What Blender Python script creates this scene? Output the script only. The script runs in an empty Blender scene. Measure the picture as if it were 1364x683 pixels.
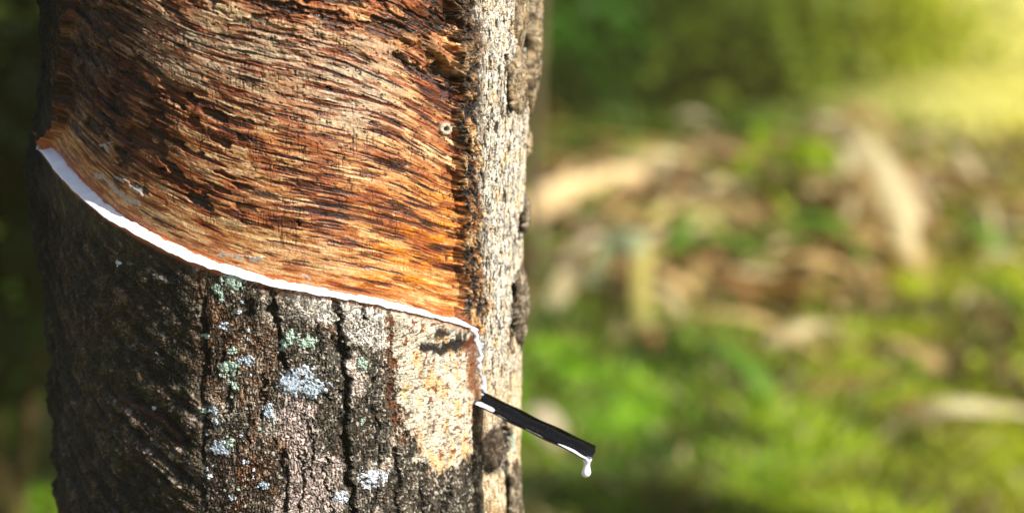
import bpy, math, random
import numpy as np
random.seed(7); rng = np.random.default_rng(11)
D2R = math.pi / 180.0
scene = bpy.context.scene
COLL = scene.collection

# ------------------------------------------------------------------ camera
CAM = np.array([0.0, -1.006, 1.30]); YAW = 6.45 * D2R; PITCH = 12.0 * D2R
LENS = 70.0; FPX = LENS / 36.0 * 1364.0
fwd = np.array([math.sin(YAW) * math.cos(PITCH), math.cos(YAW) * math.cos(PITCH), -math.sin(PITCH)])
rgt = np.array([math.cos(YAW), -math.sin(YAW), 0.0])
upv = np.cross(rgt, fwd)

def project(X, Y, Z):
    vx, vy, vz = X - CAM[0], Y - CAM[1], Z - CAM[2]
    d = vx * fwd[0] + vy * fwd[1] + vz * fwd[2]
    return (682 + FPX * (vx * rgt[0] + vy * rgt[1]) / d,
            341.5 - FPX * (vx * upv[0] + vy * upv[1] + vz * upv[2]) / d)

def ray(P, Q):
    v = fwd + rgt * (P - 682) / FPX - upv * (Q - 341.5) / FPX
    return v / np.linalg.norm(v)

def at_dist(P, Q, dist):            # point along a pixel's ray at ground range dist from the camera
    v = ray(P, Q); return CAM + v * (dist / math.hypot(v[0], v[1]))

def on_ground(P, Q, z=0.0):
    v = ray(P, Q); return CAM + v * ((z - CAM[2]) / v[2])

R0 = 0.12
def pix2cyl(P, Q):                  # (theta, z) on the base cylinder
    v = ray(P, Q)
    a = v[0] ** 2 + v[1] ** 2; b = 2 * (CAM[0] * v[0] + CAM[1] * v[1]); c = CAM[0] ** 2 + CAM[1] ** 2 - R0 ** 2
    disc = b * b - 4 * a * c
    t = (-b - math.sqrt(max(disc, 0))) / (2 * a)
    p = CAM + v * t
    return math.atan2(p[0], -p[1]), p[2]

# ------------------------------------------------------------------ numpy noise
def _h(ix, iy, seed):
    a = (ix.astype(np.int64) * 374761393 + iy.astype(np.int64) * 668265263 + seed * 1442695041) & 0xFFFFFFFF
    a = ((a ^ (a >> 13)) * 1274126177) & 0xFFFFFFFF
    a = ((a ^ (a >> 15)) * 2246822519) & 0xFFFFFFFF
    return ((a ^ (a >> 16)) & 0xFFFFFF).astype(np.float32) / 16777215.0

def vnoise(x, y, seed=0):
    x, y = np.broadcast_arrays(x, y)
    ix = np.floor(x); iy = np.floor(y); fx = (x - ix).astype(np.float32); fy = (y - iy).astype(np.float32)
    fx = fx * fx * fx * (fx * (fx * 6 - 15) + 10); fy = fy * fy * fy * (fy * (fy * 6 - 15) + 10)
    a = _h(ix, iy, seed); b = _h(ix + 1, iy, seed); c = _h(ix, iy + 1, seed); d = _h(ix + 1, iy + 1, seed)
    return (a + (b - a) * fx) * (1 - fy) + (c + (d - c) * fx) * fy

def fbm(x, y, o=4, seed=0, g=0.5):
    s = 0; a = 1.0; t = 0
    for k in range(o):
        ca, sa = math.cos(0.4 * k), math.sin(0.4 * k)
        s = s + a * vnoise(x * 2 ** k + 17.3 * k, y * 2 ** k - 9.1 * k, seed + k * 7); t += a; a *= g
    return s / t

def worley(x, y, seed=0, jit=0.9):
    ix = np.floor(x); iy = np.floor(y)
    f1 = np.full(x.shape, 9.0, np.float32); f2 = f1.copy(); cid = np.zeros(x.shape, np.float32)
    for dx in (-1, 0, 1):
        for dy in (-1, 0, 1):
            cx = ix + dx; cy = iy + dy
            px = cx + 0.5 + (_h(cx, cy, seed) - 0.5) * jit; py = cy + 0.5 + (_h(cx, cy, seed + 5) - 0.5) * jit
            d = np.sqrt((x - px) ** 2 + (y - py) ** 2).astype(np.float32)
            r = _h(cx, cy, seed + 9)
            near = d < f1
            f2 = np.where(near, f1, np.minimum(f2, d)); cid = np.where(near, r, cid); f1 = np.where(near, d, f1)
    return f1, f2, cid

def sst(a, b, x):
    t = np.clip((x - a) / (b - a), 0, 1); return t * t * (3 - 2 * t)

def lin(r, g, b):
    f = lambda c: (c / 255) / 12.92 if c / 255 <= 0.04045 else ((c / 255 + 0.055) / 1.055) ** 2.4
    return np.array([f(r), f(g), f(b)], np.float32)

def mixc(col, c, m):
    m = np.clip(m, 0, 1)[..., None]; return col * (1 - m) + np.asarray(c, np.float32) * m

def polysd(P, Q, pts):              # signed distance to a polygon, positive inside
    n = len(pts); best = np.full(P.shape, 1e9, np.float32); ins = np.zeros(P.shape, bool)
    for i in range(n):
        x1, y1 = pts[i]; x2, y2 = pts[(i + 1) % n]
        ex, ey = x2 - x1, y2 - y1
        t = np.clip(((P - x1) * ex + (Q - y1) * ey) / (ex * ex + ey * ey + 1e-9), 0, 1)
        best = np.minimum(best, np.hypot(P - x1 - t * ex, Q - y1 - t * ey))
        if y1 != y2:
            c = ((y1 > Q) != (y2 > Q)) & (P < (x2 - x1) * (Q - y1) / (y2 - y1) + x1)
            ins ^= c
    return np.where(ins, best, -best)

def linesd(P, Q, pts):              # distance to an open polyline, and how far along (0..1)
    best = np.full(P.shape, 1e9, np.float32); n = len(pts) - 1
    for i in range(n):
        x1, y1 = pts[i]; x2, y2 = pts[i + 1]; ex, ey = x2 - x1, y2 - y1
        t = np.clip(((P - x1) * ex + (Q - y1) * ey) / (ex * ex + ey * ey + 1e-9), 0, 1)
        best = np.minimum(best, np.hypot(P - x1 - t * ex, Q - y1 - t * ey))
    return best

# ------------------------------------------------------------------ object helpers
def link(o, parent=None):
    COLL.objects.link(o)
    if parent: o.parent = parent
    return o

def tag(o, label=None, cat=None, group=None, kind=None):
    if label: o['label'] = label
    if cat: o['category'] = cat
    if group: o['group'] = group
    if kind: o['kind'] = kind
    return o

def empty(name, loc=(0, 0, 0)):
    o = bpy.data.objects.new(name, None); o.location = loc; o.empty_display_size = 0.05; return link(o)

def mesh_np(name, co, faces, mat, parent=None, col=None, smooth=True, loc=None):
    co = np.asarray(co, np.float32); faces = np.asarray(faces, np.int32)
    if loc is not None: co = co - np.asarray(loc, np.float32)
    me = bpy.data.meshes.new(name); k = faces.shape[1]
    me.vertices.add(len(co)); me.vertices.foreach_set('co', co.ravel())
    me.loops.add(faces.size); me.loops.foreach_set('vertex_index', faces.ravel())
    me.polygons.add(len(faces)); me.polygons.foreach_set('loop_start', np.arange(0, faces.size, k, dtype=np.int32))
    me.polygons.foreach_set('loop_total', np.full(len(faces), k, np.int32))
    if smooth: me.polygons.foreach_set('use_smooth', np.ones(len(faces), bool))
    if col is not None:
        a = me.attributes.new('Col', 'FLOAT_COLOR', 'POINT'); a.data.foreach_set('color', np.asarray(col, np.float32).ravel())
    me.update(calc_edges=True)
    if mat: me.materials.append(mat)
    o = bpy.data.objects.new(name, me)
    if loc is not None: o.location = loc
    return link(o, parent)

def grid_faces(nr, nc, off=0, wrap=False):
    r = np.arange(nr - 1)[:, None]; c = np.arange(nc if wrap else nc - 1)[None, :]; c2 = (c + 1) % nc
    f = np.stack([r * nc + c, r * nc + c2, (r + 1) * nc + c2, (r + 1) * nc + c], -1)
    return f.reshape(-1, 4) + off

# ------------------------------------------------------------------ materials
def new_mat(name):
    m = bpy.data.materials.new(name); m.use_nodes = True; return m, m.node_tree, m.node_tree.nodes['Principled BSDF']

def bark_mat(name, scale, bump, spec=0.35, rough_lo=0.3, rough_hi=0.95, var=0.35):
    m, nt, p = new_mat(name); N = nt.nodes; L = nt.links
    at = N.new('ShaderNodeAttribute'); at.attribute_name = 'Col'
    tc = N.new('ShaderNodeTexCoord'); no = N.new('ShaderNodeTexNoise'); no.inputs['Scale'].default_value = scale; no.inputs['Detail'].default_value = 5
    L.new(tc.outputs['Object'], no.inputs['Vector'])
    mr = N.new('ShaderNodeMapRange'); mr.inputs['From Min'].default_value = 0.3; mr.inputs['From Max'].default_value = 0.7
    mr.inputs['To Min'].default_value = 1 - var; mr.inputs['To Max'].default_value = 1 + var
    L.new(no.outputs['Fac'], mr.inputs['Value'])
    mx = N.new('ShaderNodeVectorMath'); mx.operation = 'SCALE'; L.new(at.outputs['Color'], mx.inputs[0]); L.new(mr.outputs['Result'], mx.inputs['Scale'])
    L.new(mx.outputs['Vector'], p.inputs['Base Color'])
    rr = N.new('ShaderNodeMapRange'); rr.inputs['To Min'].default_value = rough_hi; rr.inputs['To Max'].default_value = rough_lo
    L.new(at.outputs['Alpha'], rr.inputs['Value']); L.new(rr.outputs['Result'], p.inputs['Roughness'])
    bp = N.new('ShaderNodeBump'); bp.inputs['Strength'].default_value = 0.8; bp.inputs['Distance'].default_value = bump
    L.new(no.outputs['Fac'], bp.inputs['Height']); L.new(bp.outputs['Normal'], p.inputs['Normal'])
    p.inputs['Specular IOR Level'].default_value = spec
    return m

def leaf_mat(name, c1, c2, scale=12.0, trans=0.35, rough=0.55):
    m, nt, p = new_mat(name); N = nt.nodes; L = nt.links
    tc = N.new('ShaderNodeTexCoord'); no = N.new('ShaderNodeTexNoise'); no.inputs['Scale'].default_value = scale; no.inputs['Detail'].default_value = 3
    L.new(tc.outputs['Object'], no.inputs['Vector'])
    r = N.new('ShaderNodeValToRGB'); r.color_ramp.elements[0].position = 0.35; r.color_ramp.elements[1].position = 0.65
    r.color_ramp.elements[0].color = (*c1, 1); r.color_ramp.elements[1].color = (*c2, 1)
    L.new(no.outputs['Fac'], r.inputs['Fac']); L.new(r.outputs['Color'], p.inputs['Base Color'])
    p.inputs['Roughness'].default_value = rough; p.inputs['Specular IOR Level'].default_value = 0.3
    tr = N.new('ShaderNodeBsdfTranslucent'); L.new(r.outputs['Color'], tr.inputs['Color'])
    mx = N.new('ShaderNodeMixShader'); mx.inputs[0].default_value = trans
    L.new(p.outputs[0], mx.inputs[1]); L.new(tr.outputs[0], mx.inputs[2]); L.new(mx.outputs[0], N['Material Output'].inputs['Surface'])
    return m

def attr_leaf_mat(name, trans=0.35, rough=0.5):
    m, nt, p = new_mat(name); N = nt.nodes; L = nt.links
    at = N.new('ShaderNodeAttribute'); at.attribute_name = 'Col'
    tc = N.new('ShaderNodeTexCoord'); no = N.new('ShaderNodeTexNoise'); no.inputs['Scale'].default_value = 9.0
    L.new(tc.outputs['Object'], no.inputs['Vector'])
    mr = N.new('ShaderNodeMapRange'); mr.inputs['To Min'].default_value = 0.7; mr.inputs['To Max'].default_value = 1.3; L.new(no.outputs['Fac'], mr.inputs['Value'])
    mx = N.new('ShaderNodeVectorMath'); mx.operation = 'SCALE'; L.new(at.outputs['Color'], mx.inputs[0]); L.new(mr.outputs['Result'], mx.inputs['Scale'])
    L.new(mx.outputs['Vector'], p.inputs['Base Color']); p.inputs['Roughness'].default_value = rough; p.inputs['Specular IOR Level'].default_value = 0.3
    tr = N.new('ShaderNodeBsdfTranslucent'); L.new(mx.outputs['Vector'], tr.inputs['Color'])
    ms = N.new('ShaderNodeMixShader'); ms.inputs[0].default_value = trans
    L.new(p.outputs[0], ms.inputs[1]); L.new(tr.outputs[0], ms.inputs[2]); L.new(ms.outputs[0], N['Material Output'].inputs['Surface'])
    return m

M_bark = bark_mat('weathered_bark', 1500, 0.0004, spec=.38, rough_lo=.3)
M_wood = bark_mat('tapped_inner_bark', 1100, 0.0003, spec=0.35, rough_lo=0.22, rough_hi=0.8, var=0.25)
M_lichen = bark_mat('crusty_lichen', 1800, 0.0006, spec=0.1, var=0.3)

m, nt, p = new_mat('fresh_latex'); M_latex = m
p.inputs['Base Color'].default_value = (0.80, 0.80, 0.88, 1); p.inputs['Roughness'].default_value = 0.25
p.inputs['Subsurface Weight'].default_value = 0.15; p.inputs['Subsurface Radius'].default_value = (0.002, 0.002, 0.0015); p.inputs['Subsurface Scale'].default_value = 1.0
no = nt.nodes.new('ShaderNodeTexNoise'); no.inputs['Scale'].default_value = 260; tc = nt.nodes.new('ShaderNodeTexCoord'); nt.links.new(tc.outputs['Object'], no.inputs['Vector'])
bp = nt.nodes.new('ShaderNodeBump'); bp.inputs['Distance'].default_value = 0.0006; bp.inputs['Strength'].default_value = 0.5
nt.links.new(no.outputs['Fac'], bp.inputs['Height']); nt.links.new(bp.outputs['Normal'], p.inputs['Normal'])

m, nt, p = new_mat('dark_spout_metal'); M_metal = m
p.inputs['Metallic'].default_value = 0.9
no = nt.nodes.new('ShaderNodeTexNoise'); no.inputs['Scale'].default_value = 900; no.inputs['Detail'].default_value = 6
tc = nt.nodes.new('ShaderNodeTexCoord'); nt.links.new(tc.outputs['Object'], no.inputs['Vector'])
cr = nt.nodes.new('ShaderNodeValToRGB'); cr.color_ramp.elements[0].color = (0.035, 0.034, 0.036, 1); cr.color_ramp.elements[1].color = (0.22, 0.19, 0.16, 1)
cr.color_ramp.elements[0].position = 0.60; cr.color_ramp.elements[1].position = 0.85
nt.links.new(no.outputs['Fac'], cr.inputs['Fac']); nt.links.new(cr.outputs['Color'], p.inputs['Base Color'])
mr = nt.nodes.new('ShaderNodeMapRange'); mr.inputs['To Min'].default_value = 0.18; mr.inputs['To Max'].default_value = 0.32
nt.links.new(no.outputs['Fac'], mr.inputs['Value']); nt.links.new(mr.outputs['Result'], p.inputs['Roughness'])

# ------------------------------------------------------------------ the tapped trunk: one height field, split in bark and panel
cutlow = np.array([(20,140),(44,172),(58,192),(75,225),(100,254),(140,288),(190,318),(250,347),(300,364),(360,380),(420,392),(480,402),(540,414),(590,427),(636,440),(660,447),(720,460)], float)
cuthi  = np.array([(20,130),(44,168),(64,188),(88,212),(115,240),(150,270),(200,301),(250,326),(300,346),(360,364),(420,376),(480,387),(540,400),(600,417),(636,424),(660,432),(720,450)], float)

_n = np.interp(cutlow[:, 0], [58, 110, 250, 600, 640], [.68, .66, .50, .40, .2])[:, None]; cuthi = cuthi * (1 - _n) + cutlow * _n
zc = pix2cyl(378, 341)[1]                        # height of the picture centre on the trunk
zr = np.concatenate([np.linspace(-0.02, zc - 0.145, 40)[:-1], np.linspace(zc - 0.145, zc + 0.135, 1150), np.linspace(zc + 0.135, 3.2, 50)[1:]])
tr_ = np.concatenate([np.linspace(-180, -112, 40)[:-1], np.linspace(-112, 104, 1500), np.linspace(104, 180, 40)[1:-1]]) * D2R
TH, ZZ = np.meshgrid(tr_, zr); TH = TH.astype(np.float64)
LIM = 78 * D2R
thc = np.clip(TH, -LIM, LIM)
Pm, Qm = project(R0 * np.sin(thc), -R0 * np.cos(thc), ZZ)
Pm = (Pm + (TH - thc) / D2R * 1.3).astype(np.float32); Qm = Qm.astype(np.float32)
U = (TH * R0 * 1000).astype(np.float32); Z = ((ZZ - zc) * 1000).astype(np.float32)      # mm on the unrolled trunk
del thc

wig = (fbm(U / 6, Z / 6, 3, 3) - 0.5)
wig2 = (fbm(U / 1.6, Z / 1.6, 3, 13) - 0.5)
Pw = Pm + wig * 16 + wig2 * 6; Qw = Qm + (fbm(U / 6 + 40, Z / 6, 3, 4) - 0.5) * 16 + (fbm(U / 1.6 + 40, Z / 1.6, 3, 14) - 0.5) * 6

lowQ = np.interp(Pm, cutlow[:, 0], cutlow[:, 1]); hiQ = np.interp(Pm, cuthi[:, 0], cuthi[:, 1])
W = ((hiQ - Qm) / 2.95).astype(np.float32)                                              # mm above the upper edge of the cut
rb = 618 + wig * 18 + wig2 * 10 + np.interp(Qm, [0, 100, 200, 430], [-6, -2, 0, 6])
lb = np.interp(Qm, [-200, 0, 120, 165, 190, 210], [78, 80, 74, 70, 60, 50]) + wig * 5
in_panel = sst(-2, 5, Pm - lb) * sst(-3, 5, rb - Pm) * sst(0, 1, (lowQ - Qm) / (lowQ - hiQ + 1e-6)) * sst(0, 30, Z * 0 + (230 - Z))
ledge_only = sst(0, 1, (lowQ - Qm) / np.maximum(lowQ - hiQ, 1)) 
PANEL = (Pm > lb - 1) & (Pm < rb) & (Qm < lowQ - 1) & (Z < 245)

# ---- bark relief + colour
q = fbm(U / 2.2, Z / 2.2, 3, 21) - 0.5; q2 = fbm(U / 2.2 + 31, Z / 2.2, 3, 22) - 0.5
f1a, f2a, ca = worley(U / 1.3 + q * 1.8, Z / 5.0 + q2 * 1.8, 31)          # tall narrow scales
f1b, f2b, cb = worley(U / 1.7 + q * 1.8, Z / 1.6 + q2 * 1.8, 41)           # small even scales
f1c, f2c, cc = worley(U / 6 + q * 2.0, Z / 16 + q2 * 2, 51)                 # large plates
crA = sst(0.26, 0.02, f2a - f1a); crB = sst(0.26, 0.02, f2b - f1b); crC = sst(0.16, 0.0, f2c - f1c)
n1 = fbm(U / 14, Z / 14, 4, 61); n2 = fbm(U / 4, Z / 6, 4, 62); n3 = fbm(U / 0.8, Z / 1.1, 3, 63); n4 = fbm(U / 26, Z / 26, 3, 64)
vs = fbm(U / 0.7, Z / 5, 4, 65)                                             # vertical streaks
dg = fbm((U * 0.75 + Z * 0.66) / 26, (Z * 0.75 - U * 0.66) / 3.6, 4, 66)      # unused direction
dl = fbm((U * 0.82 - Z * 0.57) / 20, (Z * 0.82 + U * 0.57) / 4.2, 4, 67)      # ridges falling to the right

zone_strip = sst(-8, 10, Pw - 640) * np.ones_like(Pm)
poly_pale = [(522,398),(600,425),(636,440),(646,470),(640,520),(650,560),(632,600),(600,628),(575,634),(556,610),(545,580),(530,540),(520,480),(518,430)]
zone_pale = sst(.3, .7, sst(-14, 12, polysd(Pw, Qw, poly_pale)) * .75 + (fbm(U / 2.0, Z / 3.2, 4, 80) - .5) * 1.5 * sst(16, 2, np.abs(polysd(Pw, Qw, poly_pale))))
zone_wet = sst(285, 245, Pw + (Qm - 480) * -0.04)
grey = lin(172, 158, 142); brown = lin(134, 92, 62); darkgrey = lin(78, 72, 60)

f1e, f2e, ce = worley(U / 1.25 + q * 1.6, Z / 3.2 + q2 * 1.8, 33)
crE = sst(0.30, 0.03, f2e - f1e)
tall = sst(0.35, 0.6, fbm(U / 12, Z / 10, 2, 68))
crM = crE * tall + crB * (1 - tall)
hb = 0.9 * (n1 - 0.5) * 2 + (n2 - 0.5) * 1.3 - 0.62 * crM - 0.5 * crC * sst(0.4, 0.7, n4) + (n3 - 0.5) * 0.42 + (cb - 0.5) * 0.16
col = np.zeros(U.shape + (3,), np.float32) + grey
col = mixc(col, brown, sst(0.43, 0.55, fbm(U / 11, Z / 13, 4, 71)) * 0.9)
col = mixc(col, darkgrey, sst(0.47, 0.56, fbm(U / 9, Z / 14, 4, 72)) * 0.75)
alpha = np.zeros(U.shape, np.float32) + 0.12
# named blotches of the bark (photo coordinates)
def blot(pts, c, k=1.0, s=(-5, 6)):
    global col
    mk = sst(s[0], s[1], polysd(Pw, Qw, pts)) * k
    col = mixc(col, c, mk); return mk
blot([(395,385),(515,400),(520,470),(480,462),(455,470),(448,425),(420,430),(398,420)], lin(208,200,188), .95)
blot([(370,470),(440,440),(520,470),(520,600),(470,640),(455,560),(440,600),(400,560),(405,520)], lin(92,86,72), .85)
blot([(456,470),(480,468),(488,520),(472,536),(457,530)], lin(206,188,174), .9)
blot([(372,520),(420,540),(425,600),(455,610),(455,690),(360,690),(385,620),(370,560)], lin(190,170,162), .85)
blot([(300,420),(360,430),(370,480),(350,540),(310,540),(300,480)], lin(134,96,66), .7)
blot([(325,605),(365,612),(360,632),(325,650),(312,700),(298,700),(312,640)], lin(124,78,46), .95)
blot([(285,600),(320,600),(310,660),(290,690),(275,640)], lin(70,42,34), .8)
blot([(560,560),(640,560),(655,600),(690,560),(690,640),(650,700),(560,700),(520,640)], lin(80,73,58), .85)
blot([(520,610),(600,640),(600,700),(515,700)], lin(96,84,70), .85)
blot([(640,640),(690,625),(700,700),(640,700)], lin(186,160,118), .9)
gr = fbm(U / 5, Z / 7, 4, 73)
col = mixc(col, lin(120,112,98), sst(0.55, 0.7, gr) * 0.5 * sst(260, 330, Pm))
col *= (1 - 0.85 * crM)[..., None] * (0.42 + 1.0 * (ce * tall + cb * (1 - tall)) + 0.5 * (n3 - 0.5))[..., None]
# flecks: pale scale tips
col = mixc(col, lin(190,180,165), sst(0.60, 0.68, n3) * sst(0.3, 0.7, cb) * 0.8 * sst(250, 330, Pm))

# pale patch
hp = (n1 - 0.5) * 1.2 - 0.45 * crB * sst(0.3, 0.6, n3) + (n3 - 0.5) * 0.7
cp = np.zeros_like(col) + lin(190, 181, 162)
cp = mixc(cp, lin(208,160,98), sst(0.54, 0.68, fbm(U / 4.0, Z / 7.5, 4, 81)) * 0.7)
cp = mixc(cp, lin(140,62,22), sst(0.68, 0.75, fbm(U / 1.8, Z / 2.4, 3, 82)) * 0.85)
cp = mixc(cp, lin(96,70,44), sst(0.62, 0.68, fbm(U / 2.2, Z / .7, 3, 83)) * 0.75)
cp *= (1 - 0.45 * crB * sst(0.35, 0.6, n2))[..., None] * (0.8 + 0.35 * cb)[..., None]
col = mixc(col, cp.reshape(cp.shape), 0) if False else col * (1 - zone_pale[..., None]) + cp * zone_pale[..., None]
hb = hb * (1 - zone_pale) + hp * zone_pale
# orange rim along its left side, black scar at upper right
d = linesd(Pw, Qw, [(519,400),(521,450),(520,500),(528,550),(535,590)])
rimm = sst(8, 2, d * (.6 + .9 * n2)) * sst(.42, .52, fbm(U / 1.4, Z / 2.2, 3, 84)); col = mixc(col, lin(122,70,34), rimm * 0.85); hb -= rimm * 0.7
d = linesd(Pw, Qw, [(563,462),(590,466),(618,459),(640,452)]); k = sst(10, 3, d); col = mixc(col, lin(38,30,24), k * .95); hb -= k * 1.0
d = linesd(Pw, Qw, [(585,445),(610,450),(632,448)]); k = sst(12, 3, d) * sst(.45, .6, n2); col = mixc(col, lin(44,36,28), k * .9)
d = linesd(Pw, Qw, [(628,455),(632,490),(634,530)]); k = sst(13, 3, d); col = mixc(col, lin(120,62,28), k * .8)
d = linesd(Pw, Qw, [(636,535),(634,565),(640,590)]); k = sst(10, 2, d); col = mixc(col, lin(70,38,18), k * .9); hb -= k * .8  # brown streak beneath the spout: its cast shadow painted on and sunk in
d = linesd(Pw, Qw, [(655,450),(660,480),(656,510)]); k = sst(10, 3, d); col = mixc(col, lin(60,44,30), k * .6)

for pts, wd, dp in [([(445,400),(452,440),(458,480),(459,540),(462,600),(468,650),(472,700)], 8, 3.2),
                    ([(268,400),(272,450),(270,520),(276,580),(270,640),(275,700)], 8, 2.6),
                    ([(300,470),(304,520),(300,560)], 4, .9), ([(330,540),(334,600)], 3, .7), ([(400,600),(404,650),(400,700)], 4, .9), ([(425,430),(428,480)], 3, .8), ([(350,500),(346,560)], 4, 1.2), ([(500,540),(504,600),(498,690)], 3.5, .8), ([(436,610),(440,690)], 3, .8), ([(560,640),(562,700)], 4, 1.2), ([(598,640),(594,700)], 4, 1.2),
                    ([(359,385),(364,420),(372,455),(378,490)], 7, 2.6),
                    ([(527,600),(528,640),(530,700)], 6, 1.6), ([(484,395),(486,425)], 4, 1.8),
                    ([(376,600),(380,640),(378,680)], 5, 1.2), ([(676,560),(684,640),(678,700)], 6, 2.8), ([(413,560),(416,640)], 4, .8)]:
    d = linesd(Pm + wig * 18 + wig2 * 10, Qm, pts); k = sst(wd, wd * .25, d * (0.7 + 0.9 * n2)); hb -= k * dp; col = mixc(col, lin(24,19,15), k * .9)
for x, y, r_ in [(330,413,11),(379,497,8),(437,530,6),(495,505,5),(640,460,5)]:
    d = np.hypot(Pw - x, Qw - y); k = sst(r_, r_ * .4, d); hb -= k * 1.6; col = mixc(col, lin(20,16,13), k * .9)

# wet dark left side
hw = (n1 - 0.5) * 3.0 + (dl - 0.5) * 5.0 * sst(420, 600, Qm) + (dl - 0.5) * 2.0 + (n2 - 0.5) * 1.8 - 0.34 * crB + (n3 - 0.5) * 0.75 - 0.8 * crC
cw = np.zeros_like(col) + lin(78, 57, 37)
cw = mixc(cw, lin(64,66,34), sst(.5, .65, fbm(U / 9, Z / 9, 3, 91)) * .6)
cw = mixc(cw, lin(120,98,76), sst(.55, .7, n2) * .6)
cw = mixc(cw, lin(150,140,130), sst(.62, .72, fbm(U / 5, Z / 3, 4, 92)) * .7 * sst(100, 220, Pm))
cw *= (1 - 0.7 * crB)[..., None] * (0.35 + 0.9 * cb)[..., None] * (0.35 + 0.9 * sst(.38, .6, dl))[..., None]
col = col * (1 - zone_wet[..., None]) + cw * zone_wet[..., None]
col *= (1 - .75 * sst(75, 50, Pm) * sst(260, 190, Qm))[..., None]; col *= (1 - .7 * sst(90, 45, Pm))[..., None]  # left edge blackened further: deep shade painted into the bark colour
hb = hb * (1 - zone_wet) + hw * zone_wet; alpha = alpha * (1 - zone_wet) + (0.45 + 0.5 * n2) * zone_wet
d = linesd(Pm, Qm, [(165,530),(190,545),(220,563),(240,585)]); k = sst(6, 1, d); hb += k * 2.0; col = mixc(col, lin(110,70,50), k * .5)

# sunlit pale strip on the right
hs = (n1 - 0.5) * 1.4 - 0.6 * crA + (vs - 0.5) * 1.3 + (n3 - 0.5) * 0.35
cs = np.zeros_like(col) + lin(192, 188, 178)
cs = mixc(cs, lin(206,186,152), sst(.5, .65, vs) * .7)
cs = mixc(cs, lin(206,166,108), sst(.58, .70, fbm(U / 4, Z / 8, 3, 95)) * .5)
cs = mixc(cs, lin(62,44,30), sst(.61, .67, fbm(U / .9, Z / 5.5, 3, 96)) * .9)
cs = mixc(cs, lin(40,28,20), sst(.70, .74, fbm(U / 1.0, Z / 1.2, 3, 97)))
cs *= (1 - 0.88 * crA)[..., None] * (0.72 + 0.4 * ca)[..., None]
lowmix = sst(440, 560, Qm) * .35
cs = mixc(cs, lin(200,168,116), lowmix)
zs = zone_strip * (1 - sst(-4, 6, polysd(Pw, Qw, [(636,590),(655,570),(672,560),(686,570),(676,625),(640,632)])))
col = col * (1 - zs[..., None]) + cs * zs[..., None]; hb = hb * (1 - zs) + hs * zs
for pts, wd, dp in [([(693,-60),(698,60),(696,150)], 5, 3.0), ([(677,75),(679,150)], 3.5, 2.0), ([(688,380),(684,470)], 4, 2.5),
                    ([(676,615),(681,650),(676,700)], 5, 2.6), ([(697,285),(694,318)], 4, 1.8), ([(640,200),(642,250)], 3, 1.0)]:
    d = linesd(Pm + wig * 8, Qm, pts); k = sst(wd, wd * .3, d); hb -= k * dp; col = mixc(col, lin(34,24,16), k * .95)

# crusty resin ridge between panel and strip
d = Pm - (rb + 9) - (fbm(Z / 9, Z * 0, 3, 104) - .5) * 12; rk = sst(17, 5, np.abs(d)) * sst(455, 430, Qm)
rn = fbm(U / 3.4, Z / 4.2, 4, 101, .55); rn2 = fbm(U / 1.1, Z / 1.1, 3, 102); g1, g2, gi = worley(U / 2.6 + q * 2, Z / 3.6 + q2 * 2, 105)
hr = .5 + (rn - 0.5) * 6.0 + (rn2 - 0.5) * 1.3 - sst(.25, 0, g2 - g1) * .8
cr_ = np.zeros_like(col) + lin(126, 92, 58)
cr_ = mixc(cr_, lin(196,158,108), sst(.52, .62, rn) * .75)
cr_ = mixc(cr_, lin(160,92,40), sst(.52, .62, fbm(U / 3, Z / 6, 3, 103)) * .65 * sst(100, 220, Qm))
cr_ = mixc(cr_, lin(30,19,12), sst(.47, .38, rn) * .95)
cr_ = mixc(cr_, lin(24,16,12), sst(.60, .66, fbm(U / 2, Z / 5, 3, 106)) * .9)
cr_ = mixc(cr_, lin(84,62,44), sst(170, 60, Qm) * .5)
cr_ *= (0.5 + 0.5 * rn2 + .5 * gi)[..., None] * (1 - .6 * sst(.2, 0, g2 - g1))[..., None]
kk = sst(.25, .6, rk * (0.5 + 1.0 * rn)); col = col * (1 - kk[..., None]) + cr_ * kk[..., None]; hb = hb * (1 - rk) + hr * rk
alpha = alpha * (1 - rk) + 0.4 * rk

# inner-bark lip just below the cut
lip = sst(7 + 3 * n2, 1, Qm - lowQ) * sst(-2, 0, Qm - lowQ) * sst(640, 630, Pm) * sst(40, 56, Pm)
col = mixc(col, lin(186,104,58), lip * np.where(Pm < 300, .9, .4)); hb = hb * (1 - lip * .8) + lip * .25

def tone(c, piv, g, sat, gain=1.0):
    l = np.clip((c * np.array([.3, .59, .11], np.float32)).sum(-1, keepdims=True), 1e-4, 1)
    c = l + (c - l) * sat
    return np.clip(c * (l / piv) ** g * gain, .001, .86)
col = tone(col, .22, .40, 1.0, .88); alpha = alpha * sst(50, 110, Pm)
# ---- panel relief + colour
ww = W + (fbm(U / 55, W / 26, 2, 111) - 0.5) * 4 * sst(4, 40, W) + (n3 - .5) * .35 + (fbm(U / 8, W / 5, 2, 110) - .5) * .5
slope = np.interp(Pm, [60, 300, 450, 620], [0.0, 0.0, .04, .18]); ww = ww + slope * (U - 20) * sst(20, 90, W)
s1 = fbm(U / 26, ww / 1.2, 3, 112); s2 = fbm(U / 30, ww / 4.0, 4, 113); s3 = fbm(U / 11, ww / .6, 2, 114); s4 = fbm(U / 24 + 9, ww / 1.7, 4, 115)
b1 = fbm(U / 30, ww / 14, 3, 116); b2 = fbm(U / 16, ww / 9, 3, 117); r1 = fbm(U / 2.6, ww / 2.0, 3, 118); r2 = fbm(U / 14, ww / 6, 4, 119)
old = sst(26, 62, W + 16 * (b1 - .5)); leftd = sst(270, 90, Pm); topd = sst(120, 10, Qm + 60 * (r2 - .5)) * sst(250, 420, Pm)
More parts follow.
